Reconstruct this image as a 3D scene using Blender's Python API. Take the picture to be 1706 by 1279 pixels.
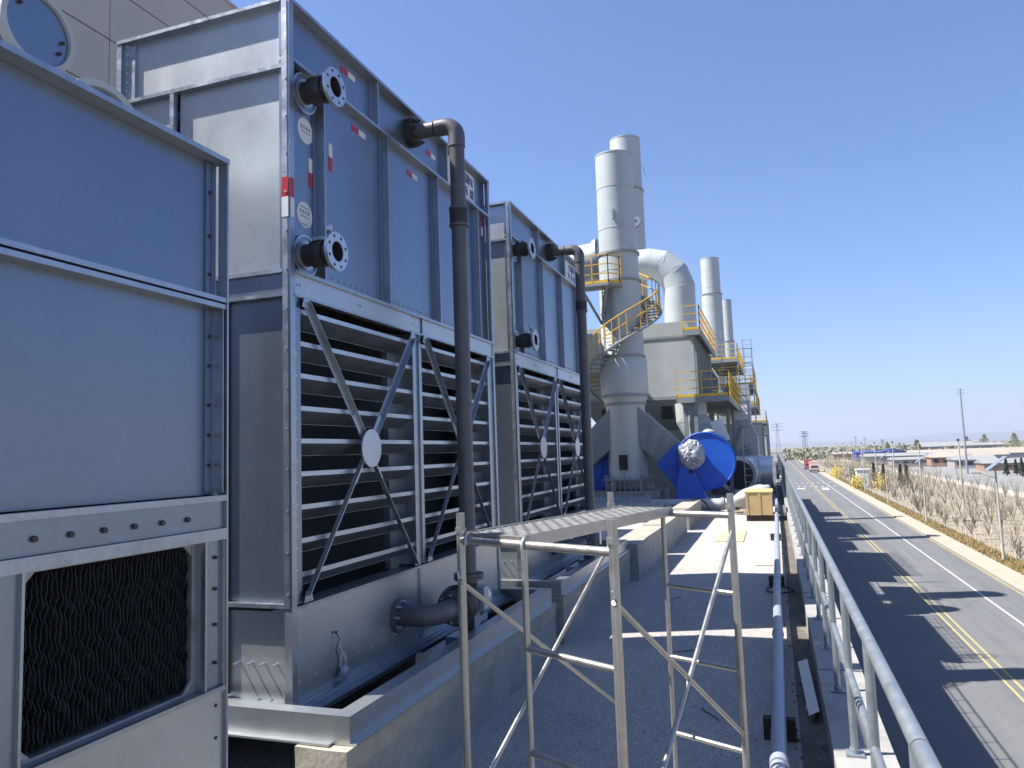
import bpy, bmesh, math, random
from mathutils import Vector, Matrix, noise
R = math.radians
rnd = random.Random(7)
for o in list(bpy.data.objects): bpy.data.objects.remove(o)
scn = bpy.context.scene
COL = scn.collection

# ------------------------------------------------------------------ camera, sky, sun
FPX, CX, CY, ROLL, H = 1250.0, 853.0, 639.5, .034, 2.45
yd = Vector((1289-CX, -(743-CY), -FPX)).normalized()
zd = Vector((-ROLL, 1, -(-ROLL*yd.x+yd.y)/yd.z)).normalized()
xd = yd.cross(zd)
CM = Matrix((xd, yd, zd))                       # camera axes to world axes
CAMP = Vector((0, 0, H))
cam = bpy.data.cameras.new('camera'); camo = bpy.data.objects.new('camera', cam); COL.objects.link(camo)
cam.sensor_fit = 'HORIZONTAL'; cam.sensor_width = 36; cam.lens = FPX/1706*36; cam.clip_start = .05; cam.clip_end = 30000
camo.matrix_world = Matrix.Translation(CAMP) @ CM.to_4x4()
scn.camera = camo
SUN_TO = Vector((-.944, -.329, 1.416)).normalized()
EL = math.asin(SUN_TO.z); AZ = math.atan2(SUN_TO.x, SUN_TO.y)
w = bpy.data.worlds.new('World'); scn.world = w; w.use_nodes = True
nt = w.node_tree; bg = nt.nodes['Background']
sky = nt.nodes.new('ShaderNodeTexSky'); sky.sky_type = 'NISHITA'; sky.sun_disc = False
sky.sun_elevation = EL; sky.sun_rotation = AZ; sky.altitude = 900; sky.air_density = 1.2; sky.dust_density = 1.5; sky.ozone_density = 8.0
wb = nt.nodes.new('ShaderNodeMix'); wb.data_type = 'RGBA'; wb.blend_type = 'MULTIPLY'; wb.inputs[0].default_value = 1; wb.inputs[7].default_value = (.88, 1.0, 1.17, 1)   # camera white balance
nt.links.new(sky.outputs[0], wb.inputs[6]); nt.links.new(wb.outputs[2], bg.inputs[0]); bg.inputs[1].default_value = .064
sl = bpy.data.lights.new('sun', 'SUN'); sl.energy = 5.0; sl.angle = R(.53); sl.color = (1, .955, .88)
so = bpy.data.objects.new('sun', sl); COL.objects.link(so); so.rotation_euler = (-SUN_TO).to_track_quat('-Z', 'Y').to_euler(); so.location = (-30, -10, 60)
scn.view_settings.view_transform = 'Standard'; scn.view_settings.look = 'None'; scn.view_settings.gamma = 1
scn.view_settings.exposure = 1.3; scn.view_settings.use_curve_mapping = False

def ray(u, v): return CM @ Vector((u-CX, -(v-CY), -FPX))
def PX(u, v, x): d = ray(u, v); return CAMP + d*(x/d.x)
def PY(u, v, y): d = ray(u, v); return CAMP + d*(y/d.y)
def PZ(u, v, z): d = ray(u, v); return CAMP + d*((z-H)/d.z)

# ------------------------------------------------------------------ materials
def mat(name, col, rough=.6, metal=0, var=.12, scale=4, bump=0, bscale=60, streak=0, coat=0, dirt=None, dscale=1.5, big=0, spec=.5, rvar=.1, spangle=0, ystretch=0):
    if metal < .5 and max(col) > .03: col = tuple(c*.77 for c in col); dirt = dirt and tuple(c*.77 for c in dirt)
    m = bpy.data.materials.new(name); m.use_nodes = True
    t = m.node_tree; N = t.nodes; L = t.links; b = N['Principled BSDF']
    b.inputs['Roughness'].default_value = rough; b.inputs['Metallic'].default_value = metal
    b.inputs['Specular IOR Level'].default_value = spec
    if coat: b.inputs['Coat Weight'].default_value = coat; b.inputs['Coat Roughness'].default_value = .12
    tc = N.new('ShaderNodeTexCoord'); oi = N.new('ShaderNodeObjectInfo')
    ad = N.new('ShaderNodeVectorMath'); ad.operation = 'ADD'
    sc = N.new('ShaderNodeVectorMath'); sc.operation = 'SCALE'; sc.inputs['Scale'].default_value = 17.3
    cb = N.new('ShaderNodeCombineXYZ')
    for k in range(3): L.new(oi.outputs['Random'], cb.inputs[k])
    L.new(cb.outputs[0], sc.inputs[0]); L.new(tc.outputs['Object'], ad.inputs[0]); L.new(sc.outputs[0], ad.inputs[1])
    vec = ad.outputs[0]
    if streak:
        mp = N.new('ShaderNodeMapping'); mp.inputs['Scale'].default_value = (1, 1, 1/streak); L.new(vec, mp.inputs[0]); vec2 = mp.outputs[0]
    else: vec2 = vec
    if ystretch:
        mp = N.new('ShaderNodeMapping'); mp.inputs['Scale'].default_value = (1, 1/ystretch, 1); L.new(vec, mp.inputs[0]); vec2 = mp.outputs[0]
    n = N.new('ShaderNodeTexNoise'); n.inputs['Scale'].default_value = scale; n.inputs['Detail'].default_value = 7; n.inputs['Roughness'].default_value = .65
    L.new(vec2, n.inputs['Vector'])
    cr = N.new('ShaderNodeValToRGB'); e = cr.color_ramp.elements
    e[0].position = .28; e[1].position = .72
    e[0].color = tuple(max(0, c*(1-var)) for c in col)+(1,); e[1].color = tuple(min(1, c*(1+var)) for c in col)+(1,)
    L.new(n.outputs[0], cr.inputs[0]); out = cr.outputs[0]
    if dirt:
        n2 = N.new('ShaderNodeTexNoise'); n2.inputs['Scale'].default_value = dscale; n2.inputs['Detail'].default_value = 9; n2.inputs['Roughness'].default_value = .7
        L.new(vec, n2.inputs['Vector'])
        c2 = N.new('ShaderNodeValToRGB'); c2.color_ramp.elements[0].position = .5; c2.color_ramp.elements[1].position = .72
        c2.color_ramp.elements[0].color = (0, 0, 0, 1); c2.color_ramp.elements[1].color = (.8, .8, .8, 1); L.new(n2.outputs[0], c2.inputs[0])
        mx = N.new('ShaderNodeMix'); mx.data_type = 'RGBA'; L.new(c2.outputs[0], mx.inputs[0]); L.new(out, mx.inputs[6]); mx.inputs[7].default_value = tuple(dirt)+(1,)
        out = mx.outputs[2]
    if spangle:
        vo = N.new('ShaderNodeTexVoronoi'); vo.inputs['Scale'].default_value = 45; L.new(vec, vo.inputs['Vector'])
        rg = N.new('ShaderNodeRGBToBW'); L.new(vo.outputs['Color'], rg.inputs[0]); mr2 = N.new('ShaderNodeMapRange'); mr2.inputs[3].default_value = 1-spangle; mr2.inputs[4].default_value = 1+spangle; L.new(rg.outputs[0], mr2.inputs[0])
        ms = N.new('ShaderNodeVectorMath'); ms.operation = 'SCALE'; L.new(out, ms.inputs[0]); L.new(mr2.outputs[0], ms.inputs['Scale']); out = ms.outputs[0]
    L.new(out, b.inputs['Base Color'])
    mr = N.new('ShaderNodeMapRange'); mr.inputs[1].default_value = .3; mr.inputs[2].default_value = .7
    mr.inputs[3].default_value = max(.02, rough-rvar); mr.inputs[4].default_value = min(1, rough+rvar); L.new(n.outputs[0], mr.inputs[0]); L.new(mr.outputs[0], b.inputs['Roughness'])
    prev = None
    if big:
        n4 = N.new('ShaderNodeTexNoise'); n4.inputs['Scale'].default_value = 1.6; n4.inputs['Detail'].default_value = 1.5; L.new(vec, n4.inputs['Vector'])
        bp = N.new('ShaderNodeBump'); bp.inputs['Strength'].default_value = 1; bp.inputs['Distance'].default_value = big; L.new(n4.outputs[0], bp.inputs['Height']); prev = bp
    if bump:
        n3 = N.new('ShaderNodeTexNoise'); n3.inputs['Scale'].default_value = bscale; n3.inputs['Detail'].default_value = 4; L.new(vec, n3.inputs['Vector'])
        bp = N.new('ShaderNodeBump'); bp.inputs['Strength'].default_value = 1; bp.inputs['Distance'].default_value = bump; L.new(n3.outputs[0], bp.inputs['Height'])
        if prev: L.new(prev.outputs[0], bp.inputs['Normal'])
        prev = bp
    if prev: L.new(prev.outputs[0], b.inputs['Normal'])
    return m
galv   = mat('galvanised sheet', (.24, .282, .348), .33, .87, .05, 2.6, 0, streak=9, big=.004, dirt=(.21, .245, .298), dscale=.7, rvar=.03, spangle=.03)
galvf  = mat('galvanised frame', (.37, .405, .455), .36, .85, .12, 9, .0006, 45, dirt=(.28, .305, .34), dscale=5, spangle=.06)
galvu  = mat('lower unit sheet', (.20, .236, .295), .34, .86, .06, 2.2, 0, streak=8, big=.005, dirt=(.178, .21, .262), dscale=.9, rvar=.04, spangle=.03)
galvb  = mat('painted sheen sheet', (.47, .49, .51), .36, .8, .07, 2.0, 0, streak=4, big=.005, dirt=(.40, .42, .44), dscale=1.2, rvar=.05, spangle=.04)  # paler copy of the galvanised sheet, reflected sheen put into its colour
gdark  = mat('dull zinc', (.36, .37, .38), .5, .7, .2, 7, .0008, 30, dirt=(.22, .21, .2), dscale=4)
bladem = mat('louvre blade zinc', (.24, .265, .31), .42, .75, .15, 7)
tubem  = mat('scaffold tube', (.40, .39, .37), .38, .75, .2, 14, .0008, 60, dirt=(.33, .3, .27), dscale=7)
railm  = mat('zinc painted rail', (.27, .305, .335), .42, .55, .16, 9, .0007, 70, dirt=(.18, .2, .215), dscale=6)
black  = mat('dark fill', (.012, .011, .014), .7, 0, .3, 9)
padm   = mat('black pad sheet', (.016, .018, .019), .4, 0, .5, 12, .001, 80, dirt=(.06, .062, .058), dscale=9)
pvc    = mat('grey pipe plastic', (.105, .10, .112), .42, 0, .12, 3, .0004, 50, dirt=(.15, .145, .15), dscale=3)
rubber = mat('black rubber', (.02, .02, .021), .55, 0, .3, 20)
iron   = mat('dark cast iron', (.06, .055, .06), .45, .3, .3, 20, .001, 60)
steelb = mat('bright flange steel', (.5, .54, .60), .38, .75, .05, 12, rvar=.03)
white  = mat('white vinyl', (.78, .79, .8), .45, 0, .05, 8)
redv   = mat('red reflective vinyl', (.55, .012, .03), .35, 0, .15, 30)
bluev  = mat('blue print', (.015, .03, .22), .5, 0, .05, 10)
greyp  = mat('grey print', (.25, .27, .32), .5, 0, .05, 10)
conc   = mat('plinth concrete', (.36, .35, .33), .9, 0, .22, 3, .006, 22, streak=3, dirt=(.22, .215, .2), dscale=2.2)
conct  = mat('plinth cap render', (.42, .39, .325), .9, 0, .16, 5, .004, 30, dirt=(.28, .265, .235), dscale=3)
curbm  = mat('kerb concrete', (.36, .355, .345), .85, 0, .15, 4, .003, 40, dirt=(.24, .23, .22), dscale=3)
gravel = mat('gravelled roof', (.48, .45, .42), .95, 0, .32, 30, .016, 60, dirt=(.37, .35, .33), dscale=1.1)
gutter = mat('gutter felt', (.13, .115, .1), .9, 0, .35, 6, .006, 25, dirt=(.3, .27, .23), dscale=1.8)
asph   = mat('asphalt', (.15, .152, .157), .88, 0, .22, 1.3, .004, 40, dirt=(.19, .19, .19), dscale=.12, ystretch=30)
pwhite = mat('road paint white', (.68, .68, .66), .7, 0, .1, 2, dirt=(.4, .4, .39), dscale=3)
pyel   = mat('road paint yellow', (.50, .40, .16), .7, 0, .12, 2, dirt=(.35, .27, .12), dscale=3)
pink   = mat('pink paving', (.53, .375, .285), .85, 0, .12, 1.2, .003, 20, dirt=(.48, .38, .31), dscale=.7)
kerbs  = mat('kerb stone', (.44, .40, .34), .85, 0, .12, 1.5)
verge  = mat('dry verge', (.33, .24, .10), 1, 0, .35, 1.8, .05, 6, dirt=(.22, .19, .08), dscale=.9)
soil   = mat('nursery soil', (.31, .265, .20), 1, 0, .25, .5, .05, 5, dirt=(.24, .23, .13), dscale=.3)
plain  = mat('dry plain', (.24, .21, .165), 1, 0, .25, .02, .0, 5, dirt=(.16, .16, .11), dscale=.008)
plotm  = mat('bare grey plot', (.25, .25, .245), .95, 0, .14, .25, .02, 3, dirt=(.31, .3, .28), dscale=.09)
lane   = mat('pale farm lane', (.46, .41, .34), .95, 0, .14, .4)
lgrey  = mat('pale grey plant paint', (.50, .53, .53), .5, .1, .09, .8, .001, 12, streak=4, dirt=(.40, .42, .42), dscale=.6)
lgrey2 = mat('matt grey plant paint', (.30, .325, .33), .6, .05, .1, .7, dirt=(.23, .245, .25), dscale=.7)
stackm = mat('stack paint', (.52, .56, .56), .48, .1, .07, .6, streak=8, dirt=(.43, .46, .46), dscale=.5)
silver = mat('cladding silver', (.62, .63, .64), .33, .8, .1, 1.5, big=.006)
yellow = mat('yellow rail paint', (.85, .50, .03), .45, 0, .12, 3)
bluem  = mat('blue fan enamel', (.008, .105, .60), .42, 0, .12, 1.6, dirt=(.02, .12, .52), dscale=1.5)
wrapm  = mat('cloudy plastic wrap', (.34, .37, .42), .18, .1, .3, 6, .03, 7)
ply    = mat('crate plywood', (.56, .40, .19), .7, 0, .14, 3, .001, 20, dirt=(.46, .33, .16), dscale=2)
darkw  = mat('dark wood', (.05, .03, .025), .8, 0, .3, 8)
card   = mat('pale board', (.58, .48, .3), .8, 0, .1, 3)
sackm  = mat('white sack', (.48, .47, .46), .6, 0, .08, 5, .01, 8)
beige  = mat('beige wall panel', (.56, .51, .465), .62, .1, .05, .35, streak=4, dirt=(.52, .475, .43), dscale=.25)
jointm = mat('dark joint', (.09, .085, .08), .8)
bark   = mat('sapling bark', (.19, .145, .11), .9, 0, .3, 6)
twigm  = mat('sapling twig', (.46, .38, .26), .9, 0, .3, 2, dirt=(.42, .40, .19), dscale=1)
limew  = mat('limewash', (.7, .67, .6), .9, 0, .12, 4)
shrubm = mat('dry shrub twig', (.13, .095, .06), .9, 0, .3, 3)
forsy  = mat('yellow blossom', (.66, .50, .06), .8, 0, .2, 6)
evergr = mat('dark evergreen', (.022, .035, .014), .8, 0, .4, 2)
palegr = mat('pale spring green', (.22, .21, .12), .9, 0, .3, .5)
polem  = mat('concrete pole', (.5, .47, .42), .85, 0, .12, 2)
polegr = mat('far steel pole', (.30, .32, .36), .6, .2, .1, 1)
panelm = mat('solar panel glass', (.3, .33, .36), .25, .2, .08, 2)
cabm   = mat('cabinet paint', (.72, .73, .7), .5, 0, .06, 2)
truckr = mat('red truck paint', (.42, .10, .085), .4, 0, .1, 2, coat=.3)
truckp = mat('pale pink body', (.66, .42, .38), .5, 0, .1, 2)
tyre   = mat('tyre', (.02, .02, .02), .8)
glassd = mat('dark glass', (.03, .035, .045), .12, 0, .1, 2)
roofb  = mat('blue shed roof', (.06, .09, .30), .5, .1, .12, .1)
rooft  = mat('pale roof', (.40, .345, .28), .7, 0, .1, .1)
wallw  = mat('far white wall', (.34, .33, .33), .8, 0, .08, .1)
brickr = mat('far brick wall', (.36, .22, .16), .85, 0, .15, .2)
metalr = mat('far metal roof', (.30, .30, .30), .7, 0, .08, .1)
hillm  = mat('far hill', (.14, .16, .19), 1, 0, .15, .002)
hosem  = mat('hose black', (.025, .025, .028), .5, 0, .2, 10)

# ------------------------------------------------------------------ mesh helpers
class MB:
    def __init__(s): s.v = []; s.f = []; s.sm = []
    def add(s, vs, fs, smooth=False):
        o = len(s.v); s.v += [Vector(p) for p in vs]; s.f += [tuple(o+i for i in f) for f in fs]; s.sm += [smooth]*len(fs); return s
    def box(s, x0, x1, y0, y1, z0, z1, mtx=None):
        vs = [Vector((x, y, z)) for z in (z0, z1) for y in (y0, y1) for x in (x0, x1)]
        if mtx: vs = [mtx @ p for p in vs]
        return s.add(vs, [(0, 2, 3, 1), (4, 5, 7, 6), (0, 1, 5, 4), (2, 6, 7, 3), (0, 4, 6, 2), (1, 3, 7, 5)])
    def beam(s, a, b, wd, th, up=(0, 0, 1)):
        a = Vector(a); b = Vector(b); d = (b-a); ln = d.length; d.normalize(); u = Vector(up)
        sd = d.cross(u)
        if sd.length < 1e-4: sd = d.cross(Vector((1, 0, 0)))
        sd.normalize(); u = sd.cross(d)
        m = Matrix((sd, d, u)).transposed().to_4x4(); m.translation = a
        return s.box(-wd/2, wd/2, 0, ln, -th/2, th/2, m)
    def cyl(s, a, b, r, r2=None, n=16, caps=True, smooth=True, flip=False):
        a = Vector(a); b = Vector(b); r2 = r if r2 is None else r2
        q = (b-a).to_track_quat('Z', 'Y'); vs = []
        for p, rr in ((a, r), (b, r2)):
            for k in range(n):
                t = 2*math.pi*k/n; vs.append(p + q @ Vector((rr*math.cos(t), rr*math.sin(t), 0)))
        fs = [(k, (k+1) % n, n+(k+1) % n, n+k) for k in range(n)]
        if flip: fs = [f[::-1] for f in fs]
        s.add(vs, fs, smooth)
        if caps:
            s.add(vs[:n], [tuple(range(n-1, -1, -1))]); s.add(vs[n:], [tuple(range(n))])
        return s
    def ring(s, a, b, ri, ro, n=24):
        a = Vector(a); b = Vector(b); q = (b-a).to_track_quat('Z', 'Y'); vs = []
        for p in (a, b):
            for rr in (ri, ro):
                for k in range(n):
                    t = 2*math.pi*k/n; vs.append(p + q @ Vector((rr*math.cos(t), rr*math.sin(t), 0)))
        A, B, C_, D = 0, n, 2*n, 3*n; f = []
        for k in range(n):
            j = (k+1) % n
            f += [(A+k, A+j, B+j, B+k)[::-1], (C_+k, C_+j, D+j, D+k)]
        s.add(vs, f)
        g = []
        for k in range(n):
            j = (k+1) % n
            g += [(B+k, B+j, D+j, D+k), (A+j, A+k, C_+k, C_+j)]
        return s.add(vs, g, True)
    def tube(s, pts, r, n=8, caps=True):
        pts = [Vector(p) for p in pts]; rs = r if isinstance(r, (list, tuple)) else [r]*len(pts); vs = []; prev = None
        for i, p in enumerate(pts):
            d = (pts[min(i+1, len(pts)-1)]-pts[max(i-1, 0)]).normalized()
            if prev is None:
                u = d.orthogonal().normalized()
            else:
                u = (prev - d*prev.dot(d)).normalized()
            prev = u; v = d.cross(u)
            for k in range(n):
                t = 2*math.pi*k/n; vs.append(p+(u*math.cos(t)+v*math.sin(t))*rs[i])
        fs = []
        for i in range(len(pts)-1):
            for k in range(n):
                j = (k+1) % n; fs.append((i*n+k, i*n+j, (i+1)*n+j, (i+1)*n+k))
        s.add(vs, fs, True)
        if caps: s.add(vs[:n], [tuple(range(n-1, -1, -1))]); s.add(vs[-n:], [tuple(range(n))])
        return s
    def prism(s, poly, ext):                       # poly: 3-D points of one face, ext: extrusion vector
        poly = [Vector(p) for p in poly]; n = len(poly); e = Vector(ext)
        vs = poly+[p+e for p in poly]
        nrm = Vector()
        for i in range(n): nrm += poly[i].cross(poly[(i+1) % n])
        fs = [tuple(range(n)), tuple(range(2*n-1, n-1, -1))]+[((i+1) % n, i, n+i, n+(i+1) % n) for i in range(n)]
        if nrm.dot(e) > 0: fs = [f[::-1] for f in fs]
        return s.add(vs, fs)
    def lathe(s, prof, c, n=32, caps=True):        # prof [(r,z)], vertical axis through c
        c = Vector(c); vs = []
        for r, z in prof:
            for k in range(n):
                t = 2*math.pi*k/n; vs.append(c+Vector((r*math.cos(t), r*math.sin(t), z)))
        fs = []; m = len(prof)
        for i in range(m-1):
            for k in range(n):
                j = (k+1) % n; fs.append((i*n+k, i*n+j, (i+1)*n+j, (i+1)*n+k))
        s.add(vs, fs, True)
        if caps: s.add(vs[:n], [tuple(range(n-1, -1, -1))]); s.add(vs[-n:], [tuple(range(n))])
        return s
    def mesh(s, name, off=Vector()):
        m = bpy.data.meshes.new(name); m.from_pydata([tuple(p-off) for p in s.v], [], s.f)
        m.polygons.foreach_set('use_smooth', s.sm); m.update(); return m
    def build(s, name, mt, parent=None, label=None, cat=None, group=None, kind=None, edge=True):
        if parent is not None: off = Vector(parent['_o'])
        else:
            xs = [p.x for p in s.v]; ys = [p.y for p in s.v]; off = Vector(((min(xs)+max(xs))/2, (min(ys)+max(ys))/2, min(p.z for p in s.v)))
        me = s.mesh(name, off); me.materials.append(mt)
        if any(s.sm) and edge:
            try: me.set_sharp_from_angle(angle=R(40))
            except Exception: pass
        o = bpy.data.objects.new(name, me); COL.objects.link(o)
        if parent is not None:
            o.parent = parent; o['_o'] = tuple(off)
            if parent.type != 'EMPTY': o.location = (0, 0, 0)
        else: o.location = off; o['_o'] = tuple(off)
        tag(o, label, cat, group, kind); return o
def tag(o, label=None, cat=None, group=None, kind=None):
    if label: o['label'] = label
    if cat: o['category'] = cat
    if group: o['group'] = group
    if kind: o['kind'] = kind
def thing(name, loc, label, cat, group=None):
    o = bpy.data.objects.new(name, None); COL.objects.link(o); o.location = loc; o.empty_display_size = .1; o['_o'] = tuple(Vector(loc)); tag(o, label, cat, group); return o
def dup(root, loc, label=None, skip=()):
    r = root.copy(); COL.objects.link(r); r.location = loc; r['_o'] = tuple(Vector(loc))
    if label: r['label'] = label
    for ch in list(root.children):
        if ch.name.split('.')[0] in skip: continue
        c = ch.copy(); COL.objects.link(c); c.parent = r
        for g in list(ch.children): d = g.copy(); COL.objects.link(d); d.parent = c
    return r
def part_copy(o, parent, delta=(0, 0, 0)):
    c = o.copy(); COL.objects.link(c); c.parent = parent; c.location = o.location + Vector(delta); return c
def B(*a): return MB().box(*a)

# ------------------------------------------------------------------ roof, building, ground, road
GZ = -7.6
B(-40, .70, -8, 150, GZ, -.02).build('building', curbm, None, 'long low factory building whose gravelled roof carries the plant', 'building')
B(-40, .27, -8, 150, -.02, 0).build('roof_deck', gravel, None, 'gravelled flat roof deck', None, kind='structure')
B(.06, .268, -4, 140, .0, .006).build('gutter_strip', gutter, None, kind='structure')
k = thing('parapet_kerb', (.47, 60, 0), 'low concrete kerb running along the roof edge under the galvanised railing', 'kerb')
y = -4.0
while y < 130:
    ln = 2.0 if y < 40 else 12.0
    B(.27+rnd.uniform(-.006, .006), .66, y+.006, y+ln-.006, 0, .295+rnd.uniform(-.006, .006)).build('kerb_block', curbm, k); y += ln
MB().add([(-9000, -200, GZ-.3), (9000, -200, GZ-.3), (9000, 16000, GZ-.3), (-9000, 16000, GZ-.3)], [(0, 1, 2, 3)]).build('ground', plain, None, kind='structure')
RE = 14.75
MB().box(.6, RE, -60, 900, GZ-.4, GZ).build('road', asph, None, kind='structure')
def mark(x0, x1, y0, y1, mt, nm='road_marking'): return MB().add([(x0, y0, GZ+.012), (x1, y0, GZ+.012), (x1, y1, GZ+.012), (x0, y1, GZ+.012)], [(0, 1, 2, 3)]).build(nm, mt, None, kind='structure')
mark(8.38, 8.49, -40, 700, pyel); mark(8.78, 8.89, -40, 700, pyel); mark(12.05, 12.17, -40, 700, pwhite); mark(14.45, 14.56, -40, 600, pyel)
for yy in (196, 214):
    for i in range(9): mark(2.2+i*1.35, 2.65+i*1.35, yy, yy+2.2, pwhite)
mark(9.8, 11.2, 182, 190, pwhite); mark(4.5, 6.2, 186, 190, pwhite)
p = thing('pavement', (16, 100, GZ), 'pink paved strip beside the road', None); del p['label']; p['kind'] = 'structure'
B(RE, RE+.16, -60, 600, GZ-.3, GZ+.13).build('kerb_stone', kerbs, p)
B(RE+.16, 16.35, -60, 600, GZ-.3, GZ+.115).build('paving', pink, p)
B(16.35, 16.47, -60, 600, GZ-.3, GZ+.135).build('edging', kerbs, p)
MB().box(16.47, 18.0, -60, 500, GZ-.3, GZ+.06).build('verge_ground', verge, None, kind='structure')
MB().box(18.0, 39.0, -60, 700, GZ-.3, GZ+.03).build('nursery_ground', soil, None, kind='structure')
B(39.0, 42.5, -60, 900, GZ-.3, GZ+.05).build('farm_lane', lane, None, kind='structure')
B(42.5, 72, -60, 330, GZ-.3, GZ+.04).build('grey_plot', plotm, None, kind='structure')
B(72, 75, -60, 600, GZ-.3, GZ+.06).build('farm_lane', lane, None, kind='structure')
B(75, 130, 60, 430, GZ-.3, GZ+.04).build('grey_plot', plotm, None, kind='structure')
B(130, 134, 0, 900, GZ-.3, GZ+.06).build('farm_lane', lane, None, kind='structure')

# ------------------------------------------------------------------ cooling towers
TX, TY, TZ, TL, TW, TH = -3.35, 4.69, .70, 4.36, 1.72, 5.37
GRP = 'tall galvanised cooling towers'
def tower():
    t = thing('cooling_tower', (TX, TY, TZ), '', 'cooling tower', GRP)
    def b(n, mt, x0, x1, y0, y1, z0, z1): return MB().box(TX+x0, TX+x1, TY+y0, TY+y1, TZ+z0, TZ+z1).build(n, mt, t)
    W, Lg = -TW, TL
    zb, zl, zc, zd_, zt = .70, 3.0, 3.18, 4.90, TH
    # front (+X) casing panels, one by one between upright flanges
    ys = [0, .49, 1.59, 2.74, 3.94, Lg]
    d = .075
    for i in range(5): b('casing_panel', galv, -d-.02, -d, ys[i]+.012, ys[i+1]-.012, zc+.03, zd_-.03)
    for y in ys[1:5]:
        b('stiffener', galvf, -d, 0, y-.008, y+.008, zc+.03, zd_-.032)
        b('stiffener_web', galv, -d-.001, -d+.012, y-.075, y-.008, zc+.03, zd_-.032)
    yb = [0, 1.41, 3.02, Lg]
    for i in range(3): b('top_panel', galv, -d-.02, -d, yb[i]+.012, yb[i+1]-.012, zd_+.006, zt-.03)
    for y in yb[1:3]: b('stiffener', galvf, -d, 0, y-.01, y+.01, zd_, zt-.03)
    b('band_flange', galvf, -d, .002, .05, Lg-.05, zd_-.03, zd_)
    b('top_rim', galvf, -d-.02, .012, .0, Lg, zt-.028, zt)
    b('ledge', galvf, -d, .02, .05, Lg-.02, zc, zc+.028)
    # header beam
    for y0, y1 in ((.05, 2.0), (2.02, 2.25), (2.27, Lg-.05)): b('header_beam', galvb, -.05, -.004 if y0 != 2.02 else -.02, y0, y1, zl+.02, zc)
    b('header_lip', galvf, -.05, .012, .05, Lg-.05, zl, zl+.02)
    # posts
    for y0, y1 in ((.062, .14), (2.03, 2.09), (2.17, 2.23), (4.12, 4.2)):
        b('louvre_post', galvf if y0 > 1 else galv, -.2, -.006, y0, y1, zb+.02, zl)
    b('mullion_web', galv, -.06, -.02, 2.09, 2.17, zb+.02, zl)
    b('inner_post', gdark, -.26, -.2, 1.86, 2.03, zb, zl)
    b('inner_post', gdark, -.26, -.2, 3.96, 4.12, zb, zl)
    b('jamb_panel', galv, -.05, -.012, .02, .062, zb+.02, zl); b('jamb_panel', galv, -.05, -.012, 4.2, 4.30, zb+.02, zl)
    for y0, y1 in ((0, .06), (Lg-.06, Lg)):
        c = MB()
        c.box(TX-.012, TX+.006, TY+y0, TY+y1, TZ+zb+.0, TZ+zt-.03)
        if y0 == 0: c.box(TX-.06, TX-.0125, TY-.006, TY+.008, TZ+zb, TZ+zt-.03)
        else: c.box(TX-.06, TX-.0125, TY+Lg-.008, TY+Lg+.006, TZ+zb, TZ+zt-.03)
        c.build('corner_post', galvf, t)
    # louvre blades
    nb = 9; pitch = (zl-zb-.06)/nb
    me = None
    for y0, y1 in ((.14, 2.03), (2.23, 4.12)):
        for i in range(nb):
            z = zb+.20+i*pitch
            m = MB(); x0, x1, dz = -.035, -.175, -.092
            A = lambda x, y, zz: (TX+x, TY+y, TZ+zz)
            m.prism([A(x0, y0, z), A(x0, y0, z-.003), A(x1, y0, z+dz-.003), A(x1, y0, z+dz)], (0, y1-y0, 0))
            bl = m.build('louvre_blade', bladem, t)
            B(TX+x0-.001, TX+x0+.005, TY+y0, TY+y1, TZ+z-.003, TZ+z+.033).build('front_lip', steelb, bl)
            B(TX+x1-.004, TX+x1+.001, TY+y0, TY+y1, TZ+z+dz-.004, TZ+z+dz+.015).build('rear_lip', steelb, bl)
    # X bracing with round centre plates
    for y0, y1 in ((.15, 2.02), (2.24, 4.11)):
        cy, cz = (y0+y1)/2, (zb+zl)/2+.0
        for sy in (y0+.03, y1-.03):
            for sz in (zb+.05, zl-.04):
                a = Vector((TX+.012, TY+sy, TZ+sz)); c = Vector((TX+.012, TY+cy, TZ+cz)); c = a+(c-a)*.93
                m = MB().beam(a, c, .06, .004, (1, 0, 0))
                dv = (c-a).normalized(); nn = Vector((1, 0, 0)).cross(dv)*.028
                m.beam(a+nn+Vector((.02, 0, 0)), c+nn+Vector((.02, 0, 0)), .004, .04, (1, 0, 0))
                br = m.build('brace_bar', galvf, t)
                e = a+(c-a)*.80
                MB().beam(e+Vector((.006, 0, 0)), c+Vector((.006, 0, 0)), .06, .006, (1, 0, 0)).build('splice_plate', steelb, br)
                g = a; MB().prism([g+Vector((.008, -.06, -.03)), g+Vector((.008, .06, -.03)), g+Vector((.008, .03, .05)), g+Vector((.008, -.03, .05))], (.005, 0, 0)).build('gusset', galvf, br)
        MB().cyl((TX+.046, TY+cy, TZ+cz), (TX+.058, TY+cy, TZ+cz), .165, n=36).build('centre_plate', steelb, t)
    # interior
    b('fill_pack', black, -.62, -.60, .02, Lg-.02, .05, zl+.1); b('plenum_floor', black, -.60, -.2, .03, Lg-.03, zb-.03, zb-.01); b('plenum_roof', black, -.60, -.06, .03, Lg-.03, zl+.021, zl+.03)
    # basin
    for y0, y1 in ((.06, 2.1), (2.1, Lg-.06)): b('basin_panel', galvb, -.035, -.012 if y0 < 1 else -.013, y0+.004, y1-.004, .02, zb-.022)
    b('basin_seam', galvf, -.012, .004, 2.07, 2.13, .02, zb-.022)
    b('basin_rim', galvf, -.2, .004, 0.06, Lg-.06, zb-.022, zb+.0)
    b('basin_post', galvf, -.06, .003, 0, .06, 0, zb); b('basin_post', galvf, -.06, .003, Lg-.06, Lg, 0, zb)
    b('basin_foot', galvf, -.2, .05, 0.0, Lg, -.02, .018)
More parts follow.
